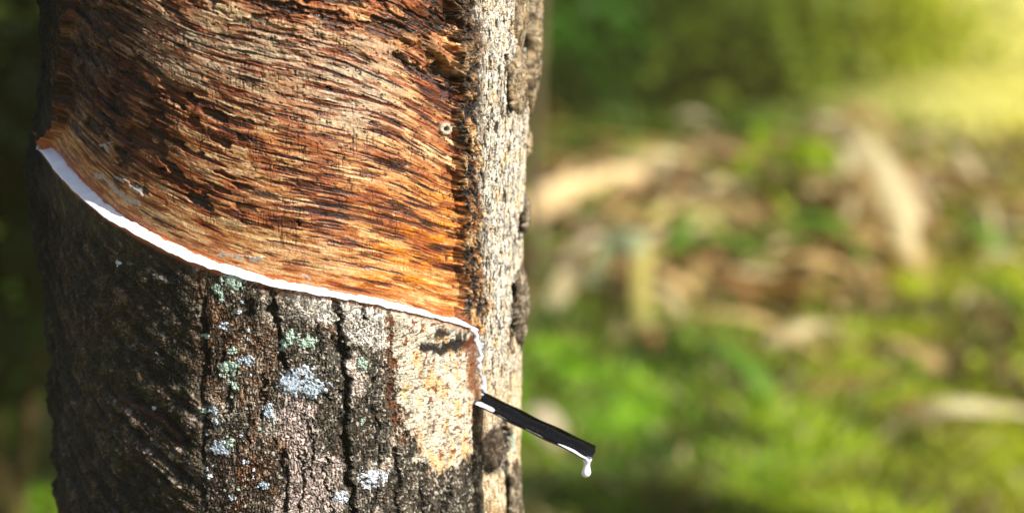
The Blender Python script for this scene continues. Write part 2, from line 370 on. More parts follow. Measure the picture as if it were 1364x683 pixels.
rgh = np.clip(.05 + .26 * old * sst(600, 420, Pm) + .45 * leftd * sst(10, 34, W) + .5 * topd, 0, 1.2)
dens = -.022 + .085 * sst(3, 30, W) + .03 * sst(380, 560, Pm) * sst(8, 25, W) * sst(90, 60, W) + .05 * leftd + .26 * (b2 - .5) - .05 * sst(8, 2, W)
bandm = sst(-30, 30, polysd(Pw, Qw, [(180,0),(330,30),(520,60),(560,140),(480,190),(380,150),(240,120),(160,60)]))
dens = np.clip(dens - bandm * .04, -.12, .22)
cpn = np.zeros_like(col) + lin(206, 166, 116)
cpn = mixc(cpn, lin(226,202,160), sst(.44, .60, s2) * .85)
cpn = mixc(cpn, lin(190,128,72), sst(.50, .64, s4) * .7)
cpn = mixc(cpn, lin(184,100,42), sst(.56, .68, s1) * .7 * sst(60, 20, W))
orange = sst(-50, 30, polysd(Pw, Qw, [(500,270),(620,250),(640,425),(560,405),(480,380)]))
cpn = mixc(cpn, lin(226,144,34), orange * (0.30 + .65 * sst(.42, .6, s2)))
or2 = sst(34, 0, W) * leftd; cpn = mixc(cpn, lin(168,100,52), or2 * .6)
cpn = mixc(cpn, lin(186,108,60), sst(6, 1, W) * .75)
fs = fbm(U / 9, ww / .8, 3, 142); cpn = mixc(cpn, lin(150,78,38), sst(.54, .64, fs) * .6); cpn = mixc(cpn, lin(222,196,150), sst(.44, .36, fs) * .5 * sst(46, 20, W))
cpn = mixc(cpn, lin(156,80,44), sst(.50, .62, r2) * .7 * sst(10, 34, W) * (1 - .5 * bandm))
cpn = mixc(cpn, lin(186,172,148), bandm * (.65 + .35 * sst(.4, .6, s2)))
d1 = fbm(U / 22, ww / 1.3, 4, 121); d2 = fbm(U / 13, ww / .75, 3, 122); d3 = fbm(U / 18 + 5, ww / 1.6, 4, 123)
red = sst(.635 - dens, .68 - dens, d1); cpn = mixc(cpn, lin(150,62,30), red * .85)
rr2 = sst(.67 - dens, .71 - dens, d2); cpn = mixc(cpn, lin(104,48,26), rr2 * .8)
blk = sst(.70 - dens, .735 - dens, d3); blk = np.maximum(blk, sst(.72 - dens, .76 - dens, d1)); cpn = mixc(cpn, lin(56,28,20), blk * .88)
pur = blk * sst(.5, .6, fbm(U / 6, ww / 3, 3, 124)) * sst(300, 420, Pm); cpn = mixc(cpn, lin(84,72,84), pur * .2)
spk = sst(.70, .75, fbm(U / 1.8, ww / 1.3, 3, 141)) * (.2 + .8 * old); cpn = mixc(cpn, lin(44,26,18), spk * .85)
dkz = np.clip(sst(400, 120, Pm) * sst(10, 30, W) + topd, 0, 1)
dk = sst(.62 - .17 * dkz, .70 - .15 * dkz, fbm(U / 11, ww / 4.6, 4, 125)) * sst(0, .3, dkz)
cpn = mixc(cpn, lin(30,19,12), dk * .92 * (1 - bandm * .75))
cpn = mixc(cpn, lin(122,50,28), sst(.46, .58, fbm(U / 6, ww / 3, 3, 126)) * .7 * sst(340, 120, Pm) * sst(10, 30, W))
led = ww / 4.0 + (r2 - .5) * 1.4; fr = led - np.floor(led); step = sst(0, .9, fr) - sst(.9, 1, fr)
hpn = -5.3 + (s2 - .5) * (.18 + .6 * rgh) + (s1 - .5) * (.06 + .2 * rgh) + (s3 - .5) * .06 + (r1 - .5) * (.22 + 1.2 * rgh) + (r2 - .5) * 1.1 * rgh + step * (.10 + .2 * rgh) + (b1 - .5) * 1.8
hpn -= red * .10 + rr2 * .08 + blk * .28 + spk * .35 + dk * 1.5 * (1 - bandm * .7)
vc = fbm(U / .5, Z / 3.6, 3, 127); vck = sst(.62, .67, vc) * sst(8, 20, W) * sst(.52, .66, fbm(U / 8, Z / 8, 2, 129)); cpn *= (1 - .5 * vck)[..., None]; hpn -= vck * .2
cpn = mixc(cpn, lin(166,92,44), sst(.52, .62, s3) * .4)
cpn *= (0.84 + .32 * s3)[..., None] * (0.82 + .36 * r1)[..., None] * (.88 + .24 * n3)[..., None]
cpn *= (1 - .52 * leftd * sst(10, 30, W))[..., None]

cpn = tone(cpn, .26, .34, 1.04, .80) * np.array([1.02, .96, .90], np.float32)
# knotty lumps and holes near the upper right
for x, y, r_, dh in [(598,95,17,-5.0),(575,60,13,-3.5),(612,60,9,3.5),(590,70,7,2.5),(622,108,8,-4),(205,228,6,-2.2),(262,205,7,-2.5),(620,255,9,-3.5),(440,120,6,-2),(607,345,4,-1.5),(400,300,4,-1.5),(250,130,8,-2),(610,225,8,2.2)]:
    d = np.hypot((Pw - x), (Qw - y) * 1.5 - (Pw - x) * .4); k = sst(r_ * 1.3, r_ * .3, d); hpn += k * dh
    if dh < 0: cpn = mixc(cpn, lin(26,17,12), k * .95)
d = linesd(Pw, Qw, [(535,75),(560,90),(590,108),(605,125)]); k = sst(8, 2, d); cpn = mixc(cpn, lin(40,30,34), k * .85); hpn -= k * 1.8
d = linesd(Pw, Qw, [(545,50),(580,62),(610,82)]); k = sst(9, 2, d * (1.2 - .6 * n2)); hpn += k * 2.4; cpn = mixc(cpn, lin(150,112,74), k * .5)
# the small pale plug with a hole
d = np.hypot(Pm - 603, (Qm - 173)); k = sst(10, 7, d * (.85 + .3 * n3)); cpn = mixc(cpn, lin(176,166,146), k * .95); hpn = hpn + k * 1.6
k = sst(4, 2.5, d); cpn = mixc(cpn, lin(20,14,10), k); hpn -= k * 3
# peeled grey flakes of dried latex close to the cut
for pts, wd in [([(118,238),(135,248),(150,258),(165,270),(178,276)], 5), ([(122,194),(134,200)], 4), ([(148,240),(165,250),(185,262)], 2.5), ([(290,338),(310,345),(345,352)], 2.6), ([(405,368),(412,374)], 2.5)]:
    d = linesd(Pw, Qw, pts); k = sst(wd, wd * .5, d + 3 * (n3 - .5)); cpn = mixc(cpn, lin(170,166,160), k * .8); hpn += k * 1.0
apn = 0.35 + .35 * sst(.5, .65, fbm(U / 4, Z / 3, 3, 128)) + .2 * sst(40, 0, W)
# ---- combine
near = sst(13, 5.5, np.abs(Qm - (lowQ + hiQ) / 2) / 2.2 * np.interp(Pm, [60, 160, 260], [.3, .5, .9])) * sst(56, 66, Pm + 6) * sst(652, 636, Pm)
hb_l = hb * (1 - near * .8); hpn_l = hpn * (1 - near) + (-5.2) * near
H = hb_l * (1 - in_panel) + hpn_l * in_panel
below = ((Qm - lowQ) > 0)
H = np.where(below & (Pm < 636), hb_l * 1.0, H)
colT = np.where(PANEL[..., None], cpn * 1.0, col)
edge = PANEL & (Qm > hiQ)                                       # the fresh slope of the cut
colT = np.where(edge[..., None], lin(176,100,52) * (.7 + .6 * n3)[..., None], colT)
colT = np.clip(colT, 0.002, .85)
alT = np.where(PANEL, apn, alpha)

# ---- silhouette: where the outline of the trunk runs in the photo
silL = np.array([(-60,60),(0,57),(60,54),(120,51),(180,46),(225,32),(262,24),(285,20),(320,22),(345,26),(375,34),(400,42),(440,52),(480,52),(520,60),(560,62),(600,56),(640,60),(683,66),(760,70)], float)
silR = np.array([(-60,704),(0,703),(60,702),(150,702),(200,705),(300,698),(400,694),(500,692),(683,690),(760,689)], float)
qline = Qm[:, np.argmin(np.abs(tr_))]
def base_sil(zv, sgn):
    t = np.linspace(60, 100, 161) * D2R * sgn
    P_, _ = project(R0 * np.sin(t), -R0 * np.cos(t), zv); return P_.min() if sgn < 0 else P_.max()
bl = np.array([base_sil(z, -1) for z in zr]); br = np.array([base_sil(z, 1) for z in zr])
zq = qline
AL = np.clip((bl - np.interp(zq, silL[:, 0], silL[:, 1])) / 2.62, -8, 24) * np.where((zq > -100) & (zq < 800), 1, 0.3)
AR = np.clip((np.interp(zq, silR[:, 0], silR[:, 1]) - br) / 2.62, -8, 10) * np.where((zq > -100) & (zq < 800), 1, 0.3)
gl = np.exp(-((TH / D2R + 106) / 21) ** 2); gr_ = np.exp(-((TH / D2R - 95) / 26) ** 2)
H = H + AL[:, None] * gl * 1.04 + AR[:, None] * gr_ * 1.02
rough_l = (fbm(U / 9, Z / 9, 4, 131) - .5) * 3.5 * sst(-70, -84, TH / D2R) + (dl - .5) * 4 * sst(-70, -84, TH / D2R)
H = H + rough_l
flare = 0.045 * np.exp(-ZZ / 0.18)
RR = R0 + H / 1000.0 + flare
Xc = RR * np.sin(TH); Yc = -RR * np.cos(TH)
co = np.stack([Xc, Yc, ZZ], -1).reshape(-1, 3)
nr, nc = TH.shape
F = grid_faces(nr, nc, wrap=True)
fm = PANEL.reshape(-1)[F].sum(1) >= 3
cola = np.concatenate([colT, alT[..., None]], -1).reshape(-1, 4)

def surf(theta, z, mm=0.0):          # point on the finished surface, mm outside it
    ti = np.clip(np.searchsorted(tr_, theta) - 1, 0, nc - 2); zi = np.clip(np.searchsorted(zr, z) - 1, 0, nr - 2)
    a = np.clip((theta - tr_[ti]) / (tr_[ti + 1] - tr_[ti]), 0, 1); b = np.clip((z - zr[zi]) / (zr[zi + 1] - zr[zi]), 0, 1)
    r = (RR[zi, ti] * (1 - a) + RR[zi, ti + 1] * a) * (1 - b) + (RR[zi + 1, ti] * (1 - a) + RR[zi + 1, ti + 1] * a) * b
    r = r + np.asarray(mm) / 1000.0
    return np.stack([r * np.sin(theta), -r * np.cos(theta), np.broadcast_to(z, np.shape(r))], -1)

tree = tag(empty('rubber_tree'), 'tapped rubber tree trunk with a curved fresh cut and rough bark', 'tree')
def submesh(name, mask, mat):
    f = F[mask]; used = np.unique(f); rm = np.full(len(co), -1, np.int32); rm[used] = np.arange(len(used))
    return mesh_np(name, co[used], rm[f], mat, tree, cola[used])
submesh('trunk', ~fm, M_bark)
tp = submesh('tapping_panel', fm, M_wood); tp['label'] = 'shaved orange brown panel with dark slanting streaks above the cut'

# ---- lichen patches
def lichen(x, y, rx, ry, c, seed, name='lichen_patch'):
    t0, z0 = pix2cyl(x, y); n = 46
    k = rx / 2.95 / 120.0 / max(math.cos(t0), .3); kz = ry / 2.95 / 1000
    a = np.linspace(-1.25, 1.25, n); A, B = np.meshgrid(a, a)
    t = t0 + A * k; z = z0 + B * kz
    u = A * rx / 3; v = B * ry / 3
    rr = np.hypot(A, B) + (fbm(u / 1.6 + seed * 3.1, v / 1.6, 3, seed) - .5) * 1.5
    g1, g2, gi = worley(u / .8 + seed, v / .8, seed)
    th = np.clip((0.95 - rr) * 2.2, 0, 1)
    th = np.where((g2 - g1 < .12) & (rr > .45), th * .3, th)
    hh = -.5 + th * (.75 + .7 * (1 - g1)) + (vnoise(u * 2, v * 2, seed) - .5) * .3
    p_ = surf(t, z, hh).reshape(-1, 3)
    cl = np.zeros((n, n, 3), np.float32) + c
    cl = cl * (.65 + .5 * gi + .2 * (1 - g1))[..., None]
    cl = np.concatenate([cl, np.zeros((n, n, 1), np.float32)], -1).reshape(-1, 4)
    f = grid_faces(n, n); keep = (th.reshape(-1)[f].max(1) > .02)
    f = f[keep]; used = np.unique(f); rm = np.full(n * n, -1, np.int32); rm[used] = np.arange(len(used))
    if len(used) > 10: return mesh_np(name, p_[used], rm[f], M_lichen, tree, cl[used])
green_l = lin(170, 190, 174); blue_l = lin(176, 188, 200); white_l = lin(198, 204, 214)
LI = [(309,375,17,15,green_l),(288,385,9,8,green_l),(295,396,7,8,green_l),(298,435,7,8,white_l),(272,448,7,5,green_l),(308,468,9,8,green_l),
      (327,480,12,10,blue_l),(303,492,18,12,green_l),(311,512,9,9,green_l),(285,547,9,6,blue_l),(272,548,5,5,green_l),(288,560,8,5,blue_l),
      (293,598,17,11,blue_l),(304,590,9,9,green_l),(279,633,5,3,white_l),(308,662,6,4,blue_l),(358,549,11,13,blue_l),(392,510,24,22,blue_l),(418,516,20,18,blue_l),
      (388,450,12,14,green_l),(410,455,16,10,green_l),(377,462,6,10,green_l),(483,483,8,12,green_l),(482,560,4,5,green_l),(498,636,20,17,white_l),
      (158,350,4,6,white_l),(455,662,12,10,white_l),(350,645,9,7,blue_l),(204,543,3,5,white_l),(686,592,5,12,green_l),(640,462,5,5,blue_l),(405,492,14,8,white_l)]
_r = np.random.default_rng(5)
for _ in range(22):
    LI.append((_r.uniform(270, 345), _r.uniform(385, 670), _r.uniform(2, 4), _r.uniform(2, 4), (green_l, blue_l, white_l)[_r.integers(3)]))
for i, (x, y, rx, ry, c) in enumerate(LI): lichen(x, y, rx * 1.1, ry * 1.1, c, 200 + i)

# ---- raised bark flakes (plates standing off the trunk)
def flake(x0, x1, y0, y1, lift, thick, seed, out=0.0, dark=False, name='bark_flake'):
    n, m_ = 150, 34
    a = np.linspace(0, 1, n); b = np.linspace(0, 1, m_); A, B = np.meshgrid(a, b, indexing='ij')
    tz = [pix2cyl(min(x0, 690), y0), pix2cyl(min(x1, 690), y1)]
    tha = math.asin(min(1, (x0 - 378) / (690 - 378) * math.sin(70 * D2R))) if x0 > 690 else tz[0][0]
    t0 = tz[0][0] if x0 <= 690 else (72 + (x0 - 690) * .9) * D2R; t1 = tz[1][0] if x1 <= 690 else (72 + (x1 - 690) * .9) * D2R
    z0, z1 = pix2cyl(685, y0)[1], pix2cyl(685, y1)[1]
    e1 = (fbm(A * 4, A * 0 + 3, 3, seed) - .5) * .3; e2 = (fbm(A * 4, A * 0 + 7, 3, seed + 1) - .5) * .3
    Bw = (B - .5) * (1 + e2 * 1.2) * np.clip(.5 + 1.6 * np.minimum(A, 1 - A) ** .7, 0, 1) + .5 + e1
    t = t0 + (t1 - t0) * Bw; z = z0 + (z1 - z0) * A + (fbm(B * 7, B * 0 + 2, 3, seed + 6) - .5) * .012 * (np.abs(2 * A - 1) ** 3)
    sh = np.sqrt(np.clip(1 - (2 * B - 1) ** 4, 0, 1)) * np.clip(np.minimum(A, 1 - A) * 5, 0, 1) ** .7
    uu = (t * 120); vv = z * 1000
    g1, g2, gi = worley(uu / 1.3 + seed, vv / 11, seed)
    hh = lift + thick * sh * (.85 + .3 * fbm(uu / 3, vv / 40, 2, seed)) + (fbm(uu / .7, vv / 26, 3, seed + 9) - .5) * 2.0 * sh - sst(.25, 0, g2 - g1) * .8 * sh + (fbm(uu / .9, vv / 9, 3, seed + 2) - .5) * 1.6 * sh + (fbm(uu / 1.2, vv / 1.4, 3, seed + 3) - .5) * .5
    base = np.full(t.shape, R0) + np.interp(z, zr, AR)[...] * np.exp(-((t / D2R - 95) / 26) ** 2) / 1000
    r = base + hh / 1000
    top = np.stack([r * np.sin(t), -r * np.cos(t), z], -1).reshape(-1, 3)
    r2 = np.minimum(base + (lift - 1.5) / 1000, r - .0004); bot = np.stack([r2 * np.sin(t), -r2 * np.cos(t), z], -1).reshape(-1, 3)
    c = np.zeros((n, m_, 3), np.float32) + (lin(92, 78, 60) if dark else lin(150, 128, 96))
    c = mixc(c, lin(60,44,30), sst(.5, .62, fbm(uu / .8, vv / 5, 3, seed + 4)) * .8)
    c = mixc(c, lin(190,176,150), sst(.56, .66, fbm(uu / .9, vv / 4, 3, seed + 5)) * .6)
    c = c * (1 - .75 * sst(.2, 0, g2 - g1))[..., None] * (.6 + .6 * gi)[..., None]
    c = np.concatenate([c, np.full((n, m_, 1), .1, np.float32)], -1).reshape(-1, 4)
    f1_ = grid_faces(n, m_); f2_ = grid_faces(n, m_, n * m_)[:, ::-1]
    ring = [i * m_ for i in range(n)] + [(n - 1) * m_ + j for j in range(1, m_)] + [i * m_ + m_ - 1 for i in range(n - 2, -1, -1)] + [j for j in range(m_ - 2, 0, -1)]
    f3_ = [(ring[i], ring[(i + 1) % len(ring)], ring[(i + 1) % len(ring)] + n * m_, ring[i] + n * m_) for i in range(len(ring))]
    return mesh_np(name, np.concatenate([top, bot]), np.concatenate([f1_, f2_, np.array(f3_)]), M_bark, tree, np.concatenate([c, c * np.array([.5, .5, .5, 1])]))
flake(697, 724, -90, 160, 1.0, 6.4, 302)
flake(702, 718, 20, 96, 3.0, 5.2, 301)
flake(679, 692, 72, 152, .2, 2.6, 303)
flake(684, 694, -60, 66, .2, 2.2, 304)
flake(702, 714, 192, 228, .2, 2.2, 305)
flake(695, 710, 283, 328, .4, 2.8, 306, dark=True)
flake(688, 703, 372, 474, .3, 2.8, 307, dark=True)
flake(684, 700, 398, 440, .6, 3.6, 308, dark=True)
flake(682, 692, 618, 720, .2, 2.2, 309, dark=True)

# ---- the snapped branch stub under the spout
def stub():
    t0, z0 = pix2cyl(652, 600); n, m_ = 60, 22
    ph = np.linspace(0, 2 * math.pi, n, endpoint=False); b = np.linspace(0, 1, m_); B, PH = np.meshgrid(b, ph, indexing='ij')
    rad = np.where(B < .72, 1 - .12 * B, (1 - .087) * (1 - (B - .72) / .28)) * (1 + (fbm(np.cos(PH) * 1.5 + 3, np.sin(PH) * 1.5 + B * .5, 3, 401) - .5) * .5)
    hh = -1.5 + np.where(B < .72, B / .72 * 5.0, 5.0 - (B - .72) * 5 + (vnoise(PH * 3, B * 9, 402) - .5) * 2.2)
    t = t0 + (rad * np.cos(PH) * .050 + hh * .006); z = z0 + rad * np.sin(PH) * .0105
    r = R0 + hh / 1000
    p_ = np.stack([r * np.sin(t), -r * np.cos(t), z], -1).reshape(-1, 3)
    c = np.zeros((m_, n, 3), np.float32) + lin(66, 54, 42)
    c = mixc(c, lin(120,104,84), sst(.5, .65, fbm(PH * 6, B * 3, 3, 403)) * .7); c = mixc(c, lin(24,17,12), sst(.5, .6, fbm(PH * 5, B * 4, 3, 404)) * .8)
    c = np.concatenate([c, np.full((m_, n, 1), .1, np.float32)], -1).reshape(-1, 4)
    mesh_np('branch_stub', p_, grid_faces(m_, n, wrap=True), M_bark, tree, c)
stub()

# ------------------------------------------------------------------ latex along the cut, and the trickle down to the spout
def dome_strip(pts_low, pts_hi, ns, nx, hlow, hhi, dome, seed, follow=None):
    s = np.linspace(0, 1, ns); kx = np.linspace(0, 1, len(pts_low))
    lo = np.array([np.interp(s, kx, pts_low[:, i]) for i in (0, 1)]).T; hi = np.array([np.interp(s, kx, pts_hi[:, i]) for i in (0, 1)]).T
    lo = lo + ((fbm(s * 60, s * 0, 3, seed) - .5) * 5 * np.clip(s * 5, .15, .8))[:, None] * np.array([0, 1.0]); hi = hi + ((fbm(s * 50, s * 0 + 5, 4, seed + 1) - .5) * 4.5 * np.clip(s * 5, .15, .8))[:, None] * np.array([0, 1.0])
    out = np.zeros((ns, nx, 3))
    for i in range(ns):
        taper = min(1, s[i] * 22 + .12) * min(1, (1 - s[i]) * 25 + .35)
        for j in range(nx):
            c = j / (nx - 1); e = c - .5
            p2 = lo[i] * (1 - c) + hi[i] * c
            t, z = pix2cyl(*p2)
            dm = math.sqrt(max(0, 1 - (2 * e) ** 2))
            if follow is None:
                h = hlow + (hhi + .7 * math.exp(-s[i] * 5) - hlow) * (c * c * (3 - 2 * c)) + dome * dm * taper - .5 + .5 * float(1 if 0 < j < nx - 1 else 0)
                h += float(vnoise(np.array(s[i] * 60), np.array(c * 2.0), seed + 3) - .5) * .5 * dm
                g = math.exp(-((t / D2R + 106) / 21) ** 2); h += float(np.interp(z, zr, AL)) * g * 1.04
                r = R0 + h / 1000; out[i, j] = (r * math.sin(t), -r * math.cos(t), z)
            else:
                out[i, j] = surf(t, z, -.5 + (dome + .5) * dm * taper)
    return out
sel = slice(2, 15)
cl_, ch_ = cutlow[sel].copy(), cuthi[sel].copy(); ch_[:, 1] += 1.5
g = dome_strip(cl_, ch_, 520, 13, .5, -4.6, 1.5, 501)
parts_co = [g.reshape(-1, 3)]; parts_f = [grid_faces(520, 13)]
run = np.array([(622,434),(630,438),(634,448),(636,462),(640,474),(638,486),(641,500),(644,512),(645,524),(648,532)], float)
wd = np.array([5.5, 5, 2.6, 1.6, 2.4, 1.2, 1.1, 2.2, 3.4, 5.0])
s = np.linspace(0, 1, 150); rx = np.interp(s, np.linspace(0, 1, len(run)), run[:, 0]) + (fbm(s * 22, s * 0, 3, 511) - .5) * 3; ry = np.interp(s, np.linspace(0, 1, len(run)), run[:, 1])
rw = np.interp(s, np.linspace(0, 1, len(run)), wd) * (0.55 + .9 * fbm(s * 18, s * 0 + 2, 3, 512))
nx = 11; out = np.zeros((150, nx, 3))
for i in range(150):
    # running mean of the bark under the trickle, so that it lies on the bark
    for j in range(nx):
        c = j / (nx - 1) * 2 - 1
        t, z = pix2cyl(rx[i] + c * rw[i], ry[i]); hh = max(float(np.hypot(*surf(t + dt, z)[:2])) for dt in (-.012, 0, .012)) - R0
        r = R0 + hh + (-.6 + 1.7 * math.sqrt(max(0, 1 - c * c))) / 1000
        out[i, j] = (r * math.sin(t), -r * math.cos(t), z)
parts_co.append(out.reshape(-1, 3)); parts_f.append(grid_faces(150, nx) + len(parts_co[0]))
fl = mesh_np('latex_flow', np.concatenate(parts_co), np.concatenate(parts_f), M_latex)
tag(fl, 'white liquid latex lining the curved cut and trickling down the bark', 'latex')

# ------------------------------------------------------------------ metal spout
ta, za = pix2cyl(637, 531)
A0 = np.array([math.sin(ta) * (R0 + .000), -math.cos(ta) * (R0 + .000), za])
dA = float(np.dot(A0 - CAM, fwd))
TIPD = dA - 0.022                                   # the tip stands a little nearer to the camera than the bark
v = ray(790, 605); TIP = CAM + v * (TIPD / float(np.dot(v, fwd)))
ax = TIP - A0; LEN = np.linalg.norm(ax); ax /= LEN
A0 = A0 - ax * .010; LEN += .010
toc = CAM - (A0 + TIP) / 2; toc /= np.linalg.norm(toc)
sd = np.cross(ax, np.array([0, 0, 1.0])); sd /= np.linalg.norm(sd)   # horizontal, across the gutter
if np.dot(sd, toc) < 0: sd = -sd                                     # sd points to the camera side
nu = np.cross(sd, ax); nu = nu if nu[2] > 0 else -nu
roll = 30 * D2R
opn = nu * math.cos(roll) + sd * math.sin(roll); acr = sd * math.cos(roll) - nu * math.sin(roll)
def gutter(a, c, off=0.0):            # a 0..1 along, c -1..1 across (1 = camera side)
    w = .0043 + .0003 * a; dep = .0030
    ang = c * 72 * D2R
    x = math.sin(ang) / math.sin(72 * D2R) * (w - 0*off); y = -(math.cos(ang) - math.cos(72 * D2R)) / (1 - math.cos(72 * D2R)) * dep
    nx_, ny_ = -math.sin(ang), math.cos(ang)
    bend = .0009 * math.sin(a * 3.1) + .0004 * math.sin(a * 9) + .00025 * math.sin(a * 23 + c * 2)
    return A0 + ax * (a * LEN) + acr * (x + nx_ * off) + opn * (y + ny_ * off + bend)
na, nb = 60, 19; vv = []; ff = []
for side, off in ((0, .0003), (1, -.0003)):
    for i in range(na):
        a = i / (na - 1)
        for j in range(nb):
            c = j / (nb - 1) * 2 - 1
            aa = a + (.035 * (abs(c)) ** 2 * -1 + .006 * math.sin(c * 7) if i == na - 1 else 0) * (1 if i == na - 1 else 0)
            vv.append(gutter(aa, c, off))
n0 = na * nb; ff += grid_faces(na, nb).tolist() + [f[::-1] for f in grid_faces(na, nb, n0).tolist()]
ring = [i * nb for i in range(na)] + [(na - 1) * nb + j for j in range(1, nb)] + [i * nb + nb - 1 for i in range(na - 2, -1, -1)] + [j for j in range(nb - 2, 0, -1)]
ff += [(ring[i], ring[(i + 1) % len(ring)], ring[(i + 1) % len(ring)] + n0, ring[i] + n0) for i in range(len(ring))]
sp = mesh_np('tapping_spout', np.array(vv), np.array(ff), M_metal, smooth=True)
bv = sp.modifiers.new('edge', 'BEVEL'); bv.width = .0002; bv.segments = 2; bv.limit_method = 'ANGLE'; bv.angle_limit = 1.0
tag(sp, 'dark metal spout driven into the bark and sloping down to the right', 'spout')

# latex lying in the spout and the drop at its lip: one body of liquid
vv = []; ff = []
def pool(a0, a1, c0, c1, ns, nx, off, seed, wob=.25):
    base = len(vv)
    for i in range(ns):
        a = a0 + (a1 - a0) * i / (ns - 1); tp_ = min(1, (i + .6) / 6, (ns - .4 - i) / 5)
        w0 = (float(vnoise(np.array(a * 26.), np.array(1.), seed)) - .5) * wob
        for j in range(nx):
            t_ = j / (nx - 1); cm = (c0 + c1) / 2 + w0 * .4; c = cm + (t_ - .5) * (c1 - c0) * (.35 + .65 * tp_) * (1 + w0)
            vv.append(gutter(a, c, .0002 + off * math.sqrt(max(0, 1 - (2 * t_ - 1) ** 2)) * (.4 + .6 * tp_)))
    ff.extend((grid_faces(ns, nx) + base).tolist())
pool(.12, .27, -.1, .75, 26, 9, .0009, 601, .5)
pool(.26, .80, .56, .66, 60, 7, .00012, 602, .5)
pool(.76, 1.0, .30, .80, 34, 11, .0007, 603, .5)
# hanging drop (surface of revolution)
lip_p = gutter(.985, .55, -.0002)
prof = [(0, .0022), (.0008, .0023), (.0018, .0018), (.0030, .0014), (.0044, .0016), (.0058, .0021), (.0072, .0024), (.0084, .0021), (.0091, .0013), (.0095, .0001)]
b0 = len(vv); nd = 16
for zz, rr_ in prof:
    for k in range(nd):
        an = 2 * math.pi * k / nd; vv.append(lip_p + np.array([math.cos(an) * rr_ + zz * -.08, math.sin(an) * rr_, .0014 - zz]))
ff.extend([[b0 + f for f in q_] for q_ in grid_faces(len(prof), nd, wrap=True).tolist()])
dr = mesh_np('latex_drop', np.array(vv), np.array(ff), M_latex)
sb = dr.modifiers.new('smooth', 'SUBSURF'); sb.levels = 1; sb.render_levels = 1
tag(dr, 'white latex pooled in the metal spout with a drop hanging from its lip', 'latex')
print('TRUNK DONE')
# ------------------------------------------------------------------ ground
MC = at_dist(1010, 341, 6.6); MC2 = at_dist(1300, 341, 7.2)
def gz(x, y):
    h = .10 * np.exp(-(((x - MC[0]) / 1.5) ** 2 + ((y - MC[1]) / 1.1) ** 2)) + .06 * np.exp(-(((x - MC2[0]) / 1.0) ** 2 + ((y - MC2[1]) / 1.0) ** 2))
    return h + (fbm(x * 1.3 + 50, y * 1.3 + 50, 3, 701) - .5) * .10 * np.clip(np.hypot(x, y) / 2.0, 0, 1)
gx = np.concatenate([np.linspace(-260, -6, 20)[:-1], np.linspace(-6, 9, 170), np.linspace(9, 260, 20)[1:]])
gy = np.concatenate([np.linspace(-60, -3, 12)[:-1], np.linspace(-3, 20, 230), np.linspace(20, 420, 24)[1:]])
GX, GY = np.meshgrid(gx, gy)
m, nt, p = new_mat('forest_soil'); N = nt.nodes; L = nt.links
tc = N.new('ShaderNodeTexCoord'); no = N.new('ShaderNodeTexNoise'); no.inputs['Scale'].default_value = 1.6; no.inputs['Detail'].default_value = 8
L.new(tc.outputs['Object'], no.inputs['Vector']); cr = N.new('ShaderNodeValToRGB'); e = cr.color_ramp.elements
e[0].position = .35; e[0].color = (.05, .034, .010, 1); e[1].position = .65; e[1].color = (.20, .14, .06, 1)
k = e.new(.5); k.color = (.07, .065, .012, 1); L.new(no.outputs['Fac'], cr.inputs['Fac']); L.new(cr.outputs['Color'], p.inputs['Base Color']); p.inputs['Roughness'].default_value = .95
n2_ = N.new('ShaderNodeTexNoise'); n2_.inputs['Scale'].default_value = 40; bp = N.new('ShaderNodeBump'); bp.inputs['Distance'].default_value = .02
L.new(tc.outputs['Object'], n2_.inputs['Vector']); L.new(n2_.outputs['Fac'], bp.inputs['Height']); L.new(bp.outputs['Normal'], p.inputs['Normal'])
gnd = mesh_np('ground', np.stack([GX, GY, gz(GX, GY)], -1).reshape(-1, 3), grid_faces(len(gy), len(gx)), m)
tag(gnd, 'brown earth under leaf litter and patchy grass', None, None, 'structure')

def gzs(x, y): return float(gz(np.array([x], float), np.array([y], float))[0])

# ------------------------------------------------------------------ leaf and ribbon builders
def ribbon(name, pts, width, mat, seed=0, fold=.25, taper=(.25, .05), n=22, twist=0.0, parent=None, thick=0, up=None):
    pts = np.array(pts, float); k = np.linspace(0, 1, len(pts)); s = np.linspace(0, 1, n)
    # smooth interpolation of the control points
    P_ = np.array([[float(np.interp(t, k, pts[:, i])) for i in range(3)] for t in s])
    for _ in range(3): P_[1:-1] = (P_[:-2] + 2 * P_[1:-1] + P_[2:]) / 4
    T = np.gradient(P_, axis=0); T /= np.linalg.norm(T, axis=1)[:, None]
    rs = np.random.default_rng(seed); out = []
    view = np.array([0, -1, .25]) if up is None else np.asarray(up, float)
    for i in range(n):
        nn = view - T[i] * np.dot(view, T[i]); nn /= np.linalg.norm(nn); S = np.cross(T[i], nn)
        a = twist * (s[i] - .5); S, nn = S * math.cos(a) + nn * math.sin(a), nn * math.cos(a) - S * math.sin(a)
        w = width / 2 * min(1, taper[0] + 3.5 * s[i]) * min(1, taper[1] + 3.0 * (1 - s[i])) * rs.uniform(.85, 1.1)
        for c in (-1, -.5, 0, .5, 1): out.append(P_[i] + S * c * w - nn * abs(c) * w * fold + nn * rs.normal(0, .03) * w)
    loc = pts[0].copy(); out = np.array(out); f = grid_faces(n, 5)
    if mat: return mesh_np(name, out, f, mat, parent, loc=loc)
    return out, f

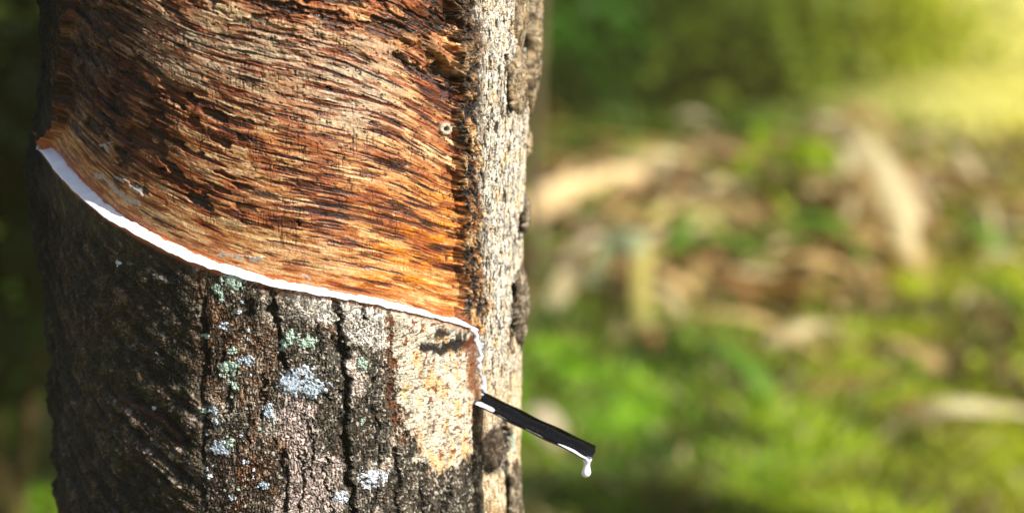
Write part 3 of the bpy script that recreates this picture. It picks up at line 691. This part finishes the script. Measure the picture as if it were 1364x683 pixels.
def leafm(name, c1, c2, **k): return leaf_mat(name, tuple(c1), tuple(c2), **k)
ML = {'pale': leafm('dry_pale_leaf', lin(230,216,170), lin(186,164,112)), 'tan': leafm('dry_tan_leaf', lin(214,184,124), lin(160,124,70)),
      'brown': leafm('dry_brown_leaf', lin(160,118,68), lin(92,64,34)), 'yellow': leafm('yellowing_leaf', lin(196,182,100), lin(156,146,78)),
      'green': leafm('green_leaf', lin(110,150,34), lin(70,112,26)), 'pgreen': leafm('pale_green_leaf', lin(206,210,170), lin(150,172,110)),
      'pink': leafm('bleached_leaf', lin(222,202,172), lin(178,150,116)), 'orange': leafm('rust_orange_leaf', lin(170,112,54), lin(130,84,36)),
      'lime': leafm('lime_leaf', lin(168,196,30), lin(120,156,20), trans=.45)}
M_stem = leafm('stem_green', lin(80,100,40), lin(60,70,30), trans=0.0)
M_branch = bark_mat('dry_branch_bark', 60, .003, spec=.1)

def hit(P_, Q_):                     # where a pixel's ray meets the ground surface
    v = ray(P_, Q_); t = np.linspace(1, 24, 1400); pts = CAM[None] + v[None] * t[:, None]
    k = np.argmax(pts[:, 2] < gz(pts[:, 0], pts[:, 1])); return pts[k], float(np.hypot(*(pts[k] - CAM)[:2]))
def pix3(pts):
    g = [hit(x, y)[1] for x, y, d in pts]; low = min(range(len(pts)), key=lambda i: g[i]); g0 = g[low] - .03
    dl_ = pts[low][2]
    return [at_dist(x, y, min(g[i] - .03, g0 + (d - dl_) * .6)) for i, (x, y, d) in enumerate(pts)]
# individual dead leaves and strips the photo shows
SP = [
 ('dead_palm_frond', [(1092,184,6.6),(1118,172,6.5),(1152,196,6.4),(1184,244,6.35),(1206,300,6.3),(1218,356,6.25),(1216,408,6.2)], .075, 'pale', 'broad pale dead leaf arching over and hanging down to a tip', 'leaf'),
 ('dead_leaf', [(1130,176,6.55),(1178,208,6.45),(1212,262,6.35),(1232,322,6.3),(1238,372,6.25)], .04, 'pale', 'narrow pale strip of dead leaf along the right of the arching one', 'leaf'),
 ('dead_leaf', [(1110,182,6.55),(1128,216,6.5),(1134,270,6.45),(1130,330,6.4)], .045, 'pale', 'narrow pale strip of dead leaf hanging straight down left of the arching one', 'leaf'),
 ('dead_leaf', [(1120,180,6.7),(1150,214,6.65),(1166,268,6.6),(1164,320,6.55),(1150,372,6.5)], .05, 'tan', 'tan strip of dead leaf hanging inside the arch', 'leaf'),
 ('dead_leaf', [(1180,210,6.5),(1222,238,6.5),(1252,290,6.5)], .05, 'tan', 'tan dead leaf drooping at the right of the arching bundle', 'leaf'),
 ('dead_leaf', [(1198,300,6.2),(1212,345,6.15),(1219,402,6.1)], .06, 'pale', 'pale leaf tip hanging lowest of the arching bundle', 'leaf'),
 ('dead_leaf', [(788,420,5.2),(792,375,5.3),(812,325,5.35),(838,312,5.3),(862,345,5.2),(858,400,5.1)], .06, 'pgreen', 'pale green bent leaf arching out of the litter', 'leaf'),
 ('dead_leaf', [(1062,318,6.5),(1000,306,6.3),(940,300,6.2),(885,288,6.1),(862,300,6.0)], .10, 'yellow', 'long yellow leaf lying across the litter pile', 'leaf'),
 ('dead_leaf', [(1075,300,6.6),(1040,318,6.4),(985,330,6.2),(930,332,6.0)], .08, 'tan', 'long tan leaf under the yellow one', 'leaf'),
 ('dead_leaf', [(1258,292,7.0),(1290,284,6.9),(1345,300,6.8)], .12, 'pale', 'pale cream leaf lying flat at the right of the pile', 'leaf'),
 ('dead_leaf', [(1255,335,6.6),(1300,345,6.5),(1372,348,6.4)], .10, 'pale', 'second cream leaf at the right just below the first', 'leaf'),
 ('dead_leaf', [(1222,466,5.0),(1262,440,5.1),(1300,412,5.3),(1350,385,5.5)], .085, 'pale', 'long cream leaf slanting up to the right above the grass', 'leaf'),
 ('dead_leaf', [(1308,450,4.9),(1322,480,4.8),(1345,520,4.7)], .075, 'yellow', 'bright yellow leaf hanging at the right edge', 'leaf'),
 ('dead_leaf', [(752,485,4.7),(775,462,4.8),(800,455,4.85)], .11, 'pink', 'pinkish bleached leaf at the left end of the litter', 'leaf'),
 ('dead_leaf', [(812,570,4.15),(845,565,4.2),(885,580,4.15)], .055, 'pink', 'pale bleached leaf lying in the green grass', 'leaf'),
 ('dead_leaf', [(905,430,5.2),(935,395,5.4),(955,355,5.6),(950,330,5.8)], .10, 'tan', 'upright tan leaf in the middle of the pile', 'leaf'),
 ('dead_leaf', [(960,385,5.5),(985,376,5.6),(1018,384,5.5)], .085, 'pink', 'small whitish leaf lying mid pile', 'leaf'),
 ('dead_leaf', [(835,470,4.9),(850,440,5.1),(885,415,5.2),(905,400,5.3)], .07, 'tan', 'narrow tan leaf slanting in the lower pile', 'leaf'),
 ('dead_leaf', [(1020,520,4.55),(1045,505,4.6),(1075,495,4.7),(1098,500,4.7)], .075, 'pale', 'pale leaf at the lower edge of the pile by the grass', 'leaf'),
 ('dead_leaf', [(1000,470,4.9),(1022,445,5.0),(1052,435,5.1)], .07, 'tan', 'curled tan leaf in the lower pile', 'leaf'),
 ('dead_leaf', [(968,500,4.7),(985,488,4.8),(1010,486,4.85)], .07, 'orange', 'rust orange leaf at the lower edge of the pile', 'leaf'),
 ('dead_leaf', [(1085,580,4.05),(1100,572,4.1),(1122,578,4.1)], .05, 'orange', 'orange leaf fallen in the grass', 'leaf'),
 ('dead_leaf', [(840,672,3.45),(870,664,3.5),(905,674,3.45)], .045, 'orange', 'orange brown leaf in the grass at the bottom', 'leaf'),
 ('dead_leaf', [(1190,255,6.9),(1225,262,6.9),(1262,275,6.8)], .08, 'yellow', 'yellow leaf behind the drooping tan leaves', 'leaf'),
 ('dead_leaf', [(735,440,5.0),(750,410,5.2),(775,400,5.3)], .075, 'tan', 'tan leaf near the sapling stem', 'leaf'),
 ('dead_leaf', [(900,235,7.6),(930,215,7.7),(965,210,7.8)], .12, 'tan', 'tan leaf on the far side of the pile', 'leaf'),
 ('dead_leaf', [(1040,190,8.2),(1065,175,8.3),(1100,178,8.2)], .10, 'pale', 'pale leaf at the top of the pile', 'leaf'),
]
for i, (nm, pts, w, mt, lb_, cat) in enumerate(SP):
    o = ribbon(nm, pix3(pts), w, ML[mt], seed=900 + i, twist=.4, n=24)
    tag(o, lb_, cat, 'dead leaves singled out in the litter pile')

# fallen branch and sapling stem
def tube(pts, radii, nseg=12, seed=0):
    pts = np.array(pts, float); n = len(pts); T = np.gradient(pts, axis=0); T /= np.linalg.norm(T, axis=1)[:, None]; v = []
    for i in range(n):
        a = np.cross(T[i], [0.13, 0.3, 1.0] if abs(T[i][2]) < .9 else [1, .1, 0]); a /= np.linalg.norm(a); b = np.cross(T[i], a)
        for k in range(nseg):
            an = 2 * math.pi * k / nseg; v.append(pts[i] + (a * math.cos(an) + b * math.sin(an)) * radii[i])
    f = grid_faces(n, nseg, wrap=True); c0 = len(v); v += [pts[0], pts[-1]]
    caps = [(c0, k, (k + 1) % nseg, (k + 1) % nseg) for k in range(nseg)]
    return np.array(v), f
def woody(name, pts, radii, c, parent=None, n=24, seed=5, mat=None):
    k = np.linspace(0, 1, len(pts)); s = np.linspace(0, 1, n); pts = np.array(pts)
    P_ = np.stack([np.interp(s, k, pts[:, i]) for i in range(3)], 1); rr_ = np.interp(s, k, radii)
    rr_ = rr_ * (.9 + .25 * fbm(s * 14, s * 0, 3, seed)); P_[1:-1] += (np.random.default_rng(seed).normal(0, .15, (n - 2, 3)) * rr_[1:-1, None])
    v, f = tube(P_, rr_); cc = np.tile(np.array([*c, .1], np.float32), (len(v), 1)); cc[:, :3] *= (.6 + .8 * fbm(v[:, 0] * 40, v[:, 2] * 40 + v[:, 1] * 30, 3, seed))[:, None]
    return mesh_np(name, v, f, mat or M_branch, parent, cc, loc=P_[0] if parent is None else None)
a, b = at_dist(690, 282, hit(690, 290)[1] - .5), at_dist(858, 234, hit(850, 262)[1] - .5)
o = woody('fallen_branch', [a + (a - b) * .5, a, (a + b) / 2 + [0, 0, .02], b], [.055, .055, .048, .035], lin(206,178,132)); tag(o, 'dry tan branch lying slanted behind the trunk edge', 'branch')
a = at_dist(716, 470, 5.2); a[2] = gzs(a[0], a[1]) - .05
sap = tag(empty('young_sapling', tuple(a)), 'thin grey brown sapling stem just right of the big trunk', 'sapling')
woody('stem', [np.zeros(3), np.array([-.015, 0, .5]), np.array([.01, .02, 1.0]), np.array([.03, 0, 1.7])], [.020, .018, .016, .012], lin(110,96,70), sap)

# ------------------------------------------------------------------ dead leaves strewn over the pile (each its own object)
pool_mats = ['tan', 'pale', 'brown', 'brown', 'pink', 'pale', 'tan', 'yellow', 'brown', 'orange', 'green']
protos = []
for i in range(22):
    L_ = rng.uniform(.28, .75); c = rng.uniform(-.6, .7); zz = rng.uniform(.01, .18)
    pts = [(-L_ / 2, 0, .01), (-L_ / 6, c * L_ * .3, zz), (L_ / 6, c * L_ * .3, zz * rng.uniform(.6, 1.4)), (L_ / 2, 0, rng.uniform(.0, .08))]
    out, f = ribbon('x', pts, rng.uniform(.028, .07), None, seed=i, thick=0, n=12, up=(0, 0, 1), twist=rng.uniform(-1.4, 1.4), fold=rng.uniform(.1, .5))
    kind = pool_mats[i % len(pool_mats)]
    protos.append((out, f, kind))
desc = {'tan': 'curled tan dead leaf strewn on the blurred litter pile', 'green': 'fallen green leaf lying among the dead ones of the litter pile', 'pale': 'pale straw coloured dead leaf strewn on the blurred litter pile', 'brown': 'dark brown dead leaf strewn on the blurred litter pile',
        'pink': 'bleached pinkish dead leaf strewn on the blurred litter pile', 'yellow': 'dull yellow dead leaf strewn on the blurred litter pile', 'orange': 'rusty orange dead leaf strewn on the blurred litter pile'}
first = {}
for i in range(290):
    q_ = i % len(protos); out, f, kind = protos[q_]
    u = rng.uniform()
    if u < .76: P_ = rng.uniform(700, 1250); Q_ = rng.uniform(205, 470)
    elif u < .88: P_ = rng.uniform(1200, 1380); Q_ = rng.uniform(270, 400)
    else: P_ = rng.uniform(700, 1364); Q_ = rng.uniform(480, 680); 
    if Q_ > 485 and kind == 'yellow': kind = kind
    g_, _r = hit(P_, Q_)
    z = gzs(g_[0], g_[1]) + .01 + .06 * rng.uniform()
    if q_ not in first:
        o = mesh_np('dry_leaf', out, f, ML[kind]); first[q_] = o
    else:
        o = first[q_].copy(); COLL.objects.link(o)
    o.location = (g_[0], g_[1], z); o.rotation_euler = (rng.normal(0, .3), rng.normal(-.05, .2), rng.uniform(0, 6.28)); s_ = rng.uniform(.8, 1.25); o.scale = (s_, s_, s_)
    tag(o, desc[kind], 'dead leaf', {'tan': 'tan leaves of the litter', 'green': 'green leaves of the litter', 'pale': 'straw pale leaves of the litter', 'brown': 'dark brown leaves of the litter', 'pink': 'bleached leaves of the litter', 'yellow': 'dull yellow leaves of the litter', 'orange': 'rusty leaves of the litter'}[kind])

# ------------------------------------------------------------------ grass (uncountable)
M_grass = attr_leaf_mat('grass_blades', trans=.5)
def grass(name, n, region, hrange, wrange, colfun, seed, label, broad=False):
    r = np.random.default_rng(seed); P_, Q_ = region(r, n)
    v = fwd[None] + rgt[None] * ((P_ - 682) / FPX)[:, None] - upv[None] * ((Q_ - 341.5) / FPX)[:, None]
    t = (0 - CAM[2]) / v[:, 2]; x = CAM[0] + v[:, 0] * t; y = CAM[1] + v[:, 1] * t
    zg = gz(x, y); x = x; y = y
    keep = (np.hypot(x, y) > .3); x, y, zg, P_, Q_ = x[keep], y[keep], zg[keep], P_[keep], Q_[keep]; n = len(x)
    h = r.uniform(*hrange, n); w = r.uniform(*wrange, n); az = r.uniform(0, 2 * math.pi, n); lean = r.uniform(.1, .9, n) * h; la = r.uniform(0, 2 * math.pi, n)
    sx, sy = np.cos(az) * w / 2, np.sin(az) * w / 2; lx, ly = np.cos(la) * lean, np.sin(la) * lean
    rows = []
    for a, ww_ in ((0, .7 if not broad else .3), (.35, 1), (.7, .75 if not broad else 1), (1, .08)):
        cx = x + lx * a * a; cy = y + ly * a * a; cz = zg - .005 + h * a * (1 - .25 * a)
        rows.append(np.stack([cx - sx * ww_, cy - sy * ww_, cz], 1)); rows.append(np.stack([cx + sx * ww_, cy + sy * ww_, cz], 1))
    V = np.stack(rows, 1).reshape(-1, 3); b = np.arange(n)[:, None] * 8
    f = np.concatenate([b + np.array([[0, 1, 3, 2]]), b + np.array([[2, 3, 5, 4]]), b + np.array([[4, 5, 7, 6]])], 0)
    c = colfun(x, y, P_, r); c = np.repeat(c, 8, 0); c = np.concatenate([c, np.zeros((len(c), 1), np.float32)], 1)
    o = mesh_np(name, V, f, M_grass, None, c); tag(o, label, 'grass', None, 'stuff'); return o
def gcol(x, y, P_, r):
    k = fbm(x * 7, y * 5, 3, 801); kb = fbm(x * 9 + 30, y * 6, 3, 803); k2 = r.uniform(0, 1, len(x)); warm = sst(820, 1300, P_)
    c = np.zeros((len(x), 3), np.float32) + lin(112,168,20)
    c = mixc(c, lin(160,208,38), sst(.50, .62, k)); c = mixc(c, lin(214,214,96), sst(.75, .95, k2) * (.4 + .5 * warm)); c = mixc(c, lin(214,214,40), warm * .65)  # warm glow towards the right painted into the blades
    c = mixc(c, lin(36,70,8), sst(.48, .40, k) * .92); c = mixc(c, lin(120,90,44), sst(.54, .62, kb) * .75); c = mixc(c, lin(210,190,140), (r.uniform(0, 1, len(x)) < .10) * 1.0)
    return c
def dcol(x, y, P_, r):
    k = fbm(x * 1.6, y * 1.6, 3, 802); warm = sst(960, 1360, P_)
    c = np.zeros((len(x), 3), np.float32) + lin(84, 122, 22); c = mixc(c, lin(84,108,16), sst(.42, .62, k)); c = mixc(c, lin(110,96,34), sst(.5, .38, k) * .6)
    return mixc(c, lin(244,238,140), warm * .95)  # bright yellow glow of the upper right painted into the grass
def reg_near(r, n):
    P_ = r.uniform(-260, 1660, n); Q_ = 800 - 560 * r.beta(1.1, 1.6, n)
    edge_ = 478 - 40 * sst(1000, 1300, P_) + 50 * (vnoise(P_ / 60, P_ * 0, 5) - .5); k = (Q_ > edge_) | (r.uniform(0, 1, n) < .05) | (P_ > 1180) & (r.uniform(0, 1, n) < .6) | (P_ < 400)
    return P_[k], Q_[k]
def reg_far(r, n):
    P_ = r.uniform(-260, 1660, n); Q_ = r.uniform(-40, 245, n); return P_, Q_
grass('grass', 96000, reg_near, (.07, .20), (.012, .030), gcol, 31, 'bright green grass growing in front of the leaf litter')
grass('far_grass', 80000, reg_far, (.10, .30), (.012, .03), dcol, 32, 'olive green grass beyond the litter pile', broad=True)

def lcol(x, y, P_, r):
    k = r.uniform(0, 1, len(x)); c = np.zeros((len(x), 3), np.float32) + lin(150,116,66)
    c = mixc(c, lin(206,184,130), (k > .62) * 1.0); c = mixc(c, lin(96,66,34), (k < .22) * 1.0); c = mixc(c, lin(120,130,40), ((k > .3) & (k < .38)) * 1.0); kk = fbm(x * 4, y * 3, 3, 806)
    return mixc(c, lin(74,56,22), sst(.5, .4, kk) * .8)
def reg_lit(r, n):
    P_ = r.uniform(640, 1500, n); Q_ = r.uniform(190, 500, n); k = (P_ < 1270) | (r.uniform(0, 1, n) < .5); return P_[k], Q_[k]
lt = grass('leaf_litter', 18000, reg_lit, (.04, .14), (.02, .05), lcol, 33, 'crumbled brown and straw coloured leaf bits heaped under the dead leaves', broad=True); lt['category'] = 'leaf litter'
# ------------------------------------------------------------------ small leafy weeds and shrubs
def leafy(name, base, rx, ry, rz, n, size, c1, c2, label, cat, group=None, seed=0, squash=.55, stems=5, lift=.5):
    r = np.random.default_rng(seed); root = tag(empty(name, tuple(base)), label, cat, group)
    ph = r.uniform(0, 2 * math.pi, n); ct = r.uniform(-1, 1, n); rad = r.uniform(.25, 1, n) ** .5
    clump = r.normal(0, 1, (max(6, n // 60), 3)); clump /= np.linalg.norm(clump, axis=1)[:, None]; clump *= r.uniform(.35, 1, (len(clump), 1))
    ci = r.integers(0, len(clump), n); pos = clump[ci] + r.normal(0, .2, (n, 3)); pos = pos * np.array([rx, ry, rz]) + np.array([0, 0, rz * (1 + lift)])
    pos[:, 2] = np.abs(pos[:, 2])
    d = r.normal(0, 1, (n, 3)); d[:, 2] = d[:, 2] * .5 - .1; d /= np.linalg.norm(d, axis=1)[:, None]
    nn = r.normal(0, 1, (n, 3)) + np.array([0, 0, 1.0]); s_ = np.cross(d, nn); s_ /= np.linalg.norm(s_, axis=1)[:, None]
    ls = size * r.uniform(.6, 1.3, n)[:, None]; wdt = ls * squash * .5; nrm = np.cross(s_, d)
    V = np.stack([pos, pos + d * ls * .35 - s_ * wdt, pos + d * ls * .4 + nrm * wdt * -.25, pos + d * ls * .35 + s_ * wdt, pos + d * ls * .75 - s_ * wdt * .7, pos + d * ls * .78 - nrm * wdt * .2, pos + d * ls * .75 + s_ * wdt * .7, pos + d * ls - np.array([0, 0, .1]) * ls], 1).reshape(-1, 3)
    b = np.arange(n)[:, None] * 8
    f = np.concatenate([b + np.array([[t]]).reshape(1, -1) for t in ([0, 1, 2, 2], )], 0) if False else np.concatenate([b + np.array([[1, 4, 5, 2]]), b + np.array([[2, 5, 6, 3]]), b + np.array([[0, 1, 2, 3]]), b + np.array([[4, 7, 6, 5]])], 0)
    kk = vnoise(pos[:, 0] * 3 + 9, pos[:, 2] * 3 + pos[:, 1] * 2, seed); kk = np.clip(kk + r.normal(0, .2, n), 0, 1)
    c = np.asarray(c1)[None] * (1 - kk[:, None]) + np.asarray(c2)[None] * kk[:, None]; c = np.repeat(c.astype(np.float32), 8, 0); c = np.concatenate([c, np.zeros((len(c), 1), np.float32)], 1)
    mesh_np('foliage', V, f, M_grass, root, c, smooth=False)
    for k in range(stems):
        tg = clump[k % len(clump)] * np.array([rx, ry, rz]) + np.array([0, 0, rz * (1 + lift)])
        woody('stem', [np.array([r.normal(0, .03), r.normal(0, .03), -.05]), np.array([tg[0] * .4, tg[1] * .4, abs(tg[2]) * .5]), np.array([tg[0], tg[1], abs(tg[2])])], [.012 + size * .06, .01 + size * .04, .004], lin(90,74,48), root, n=8, seed=seed + k)
    return root
def gp(P_, d): 
    a_ = at_dist(P_, 341, d); return np.array([a_[0], a_[1], gzs(a_[0], a_[1])])
def gq(P_, Q_): return hit(P_, Q_)[0]
leafy('weed', gq(1038, 330), .10, .09, .10, 34, .10, lin(150,176,20), lin(190,206,34), 'bright lime leafy weed in front of the dark gap mid pile', 'plant', seed=1, lift=1.6)
leafy('weed', gq(735, 560), .10, .10, .07, 40, .06, lin(70,124,20), lin(104,150,30), 'small green weed close beside the trunk edge', 'plant', seed=2)
leafy('weed', gq(1190, 590), .12, .12, .07, 40, .06, lin(110,150,24), lin(160,180,40), 'small green weed in the grass right of centre', 'plant', seed=3)
leafy('weed', gq(1330, 600), .12, .12, .10, 40, .07, lin(150,170,30), lin(190,196,50), 'yellow green leafy weed at the right edge', 'plant', seed=5)
SH = [ # P, distance, rx, rz, c1, c2 (yellower rightwards, painting in the warm glow), label
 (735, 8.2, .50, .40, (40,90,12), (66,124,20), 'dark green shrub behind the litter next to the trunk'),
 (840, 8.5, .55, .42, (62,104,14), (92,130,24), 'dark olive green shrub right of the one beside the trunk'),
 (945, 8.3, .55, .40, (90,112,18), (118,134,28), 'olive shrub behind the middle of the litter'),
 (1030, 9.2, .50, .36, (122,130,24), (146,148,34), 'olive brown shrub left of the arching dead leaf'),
 (1150, 10.0, .55, .34, (176,190,44), (206,210,64), 'yellow green shrub, warm glow painted into its leaves, behind the arching dead leaf'),  # extra shrub, its bright colour softens the edge of the painted glow
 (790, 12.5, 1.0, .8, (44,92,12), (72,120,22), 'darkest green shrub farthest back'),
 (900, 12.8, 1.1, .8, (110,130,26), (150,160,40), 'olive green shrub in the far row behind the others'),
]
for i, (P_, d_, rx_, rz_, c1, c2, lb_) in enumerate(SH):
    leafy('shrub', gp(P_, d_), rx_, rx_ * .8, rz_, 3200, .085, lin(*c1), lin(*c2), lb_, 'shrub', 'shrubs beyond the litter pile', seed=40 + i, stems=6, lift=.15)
for x_, y_, rr_, lb_ in ((2.55, 1.0, 1.25, 'added unseen tree right of the view, only casting shade on the left background'), (4.3, 7.9, 1.5, 'second added unseen tree farther back on the right, only casting shade on the upper background')):  # unseen trees added to cast shade over the background
    t_ = leafy('added_shade_tree', (x_, y_, gzs(x_, y_) - .05), rr_, rr_, 1.1, 5200, .20, lin(60,100,24), lin(90,130,34), lb_, 'tree', None, seed=int(x_ * 10), stems=0, lift=3.0 if x_ < 4 else 3.3)
    woody('trunk', [np.zeros(3), np.array([.05, 0, 1.6]), np.array([0, .05, 3.2]), np.array([.1, 0, 4.4])], [.12, .10, .08, .04], lin(120,104,84), t_)
leafy('shrub', gp(-15, 3.4), .40, .4, .42, 2600, .07, lin(8,30,6), lin(20,50,12), 'green shrub behind the left edge of the trunk, shade painted into its very dark leaves', 'shrub', 'shrubs beyond the litter pile', seed=61, stems=6, lift=.75)  # tree shade on the left put into the near-black leaf colour

# ------------------------------------------------------------------ light, world, camera
SAZ, SEL = 57 * D2R, 40 * D2R
sdir = np.array([math.sin(SAZ) * math.cos(SEL), -math.cos(SAZ) * math.cos(SEL), math.sin(SEL)])
sun = bpy.data.lights.new('sun', 'SUN'); sun.energy = 4.6; sun.angle = .5 * D2R; sun.color = (1.0, .94, .84)
so_ = bpy.data.objects.new('sun', sun); link(so_)
from mathutils import Vector
so_.rotation_euler = Vector(sdir).to_track_quat('Z', 'Y').to_euler()
w = bpy.data.worlds.new('World'); scene.world = w; w.use_nodes = True
nt = w.node_tree; bg = nt.nodes['Background']; sky = nt.nodes.new('ShaderNodeTexSky'); sky.sky_type = 'NISHITA'; sky.sun_disc = False
sky.sun_elevation = SEL; sky.sun_rotation = math.atan2(sdir[0], sdir[1]); nt.links.new(sky.outputs[0], bg.inputs[0]); bg.inputs[1].default_value = .08

cam = bpy.data.cameras.new('camera'); co_ = bpy.data.objects.new('camera', cam); link(co_)
cam.lens = LENS; cam.sensor_width = 36; cam.clip_start = .05; cam.clip_end = 1000
from mathutils import Matrix
Mx = Matrix(((rgt[0], upv[0], -fwd[0], CAM[0]), (rgt[1], upv[1], -fwd[1], CAM[1]), (rgt[2], upv[2], -fwd[2], CAM[2]), (0, 0, 0, 1)))
co_.matrix_world = Mx
cam.dof.use_dof = True; cam.dof.focus_distance = .915; cam.dof.aperture_fstop = 4.7
scene.camera = co_
scene.view_settings.view_transform = 'Standard'; scene.view_settings.look = 'None'; scene.view_settings.gamma = 1; scene.view_settings.exposure = .95
scene.render.engine = 'CYCLES'; scene.cycles.use_denoising = True; scene.cycles.max_bounces = 6; scene.cycles.transparent_max_bounces = 4
scene.render.resolution_x = 1024; scene.render.resolution_y = 512

# ------------------------------------------------------------------ warm hazy air over the clearing
bx = [(x, y, z) for x in (-265, 265) for y in (-65, 425) for z in (-2.0, 9.0)]
fb = [(0, 1, 3, 2), (4, 6, 7, 5), (0, 4, 5, 1), (2, 3, 7, 6), (0, 2, 6, 4), (1, 5, 7, 3)]
hz = bpy.data.materials.new('warm_haze'); hz.use_nodes = True; hn = hz.node_tree; hn.nodes.clear()
ho = hn.nodes.new('ShaderNodeOutputMaterial'); hv = hn.nodes.new('ShaderNodeVolumePrincipled'); hn.links.new(hv.outputs[0], ho.inputs['Volume'])
hv.inputs['Color'].default_value = (1.0, .86, .34, 1); hv.inputs['Density'].default_value = .006
h_ = mesh_np('haze', bx, fb, hz, smooth=False); tag(h_, 'warm sunlit haze hanging over the clearing', 'haze', None, 'stuff')
scene.cycles.volume_bounces = 0
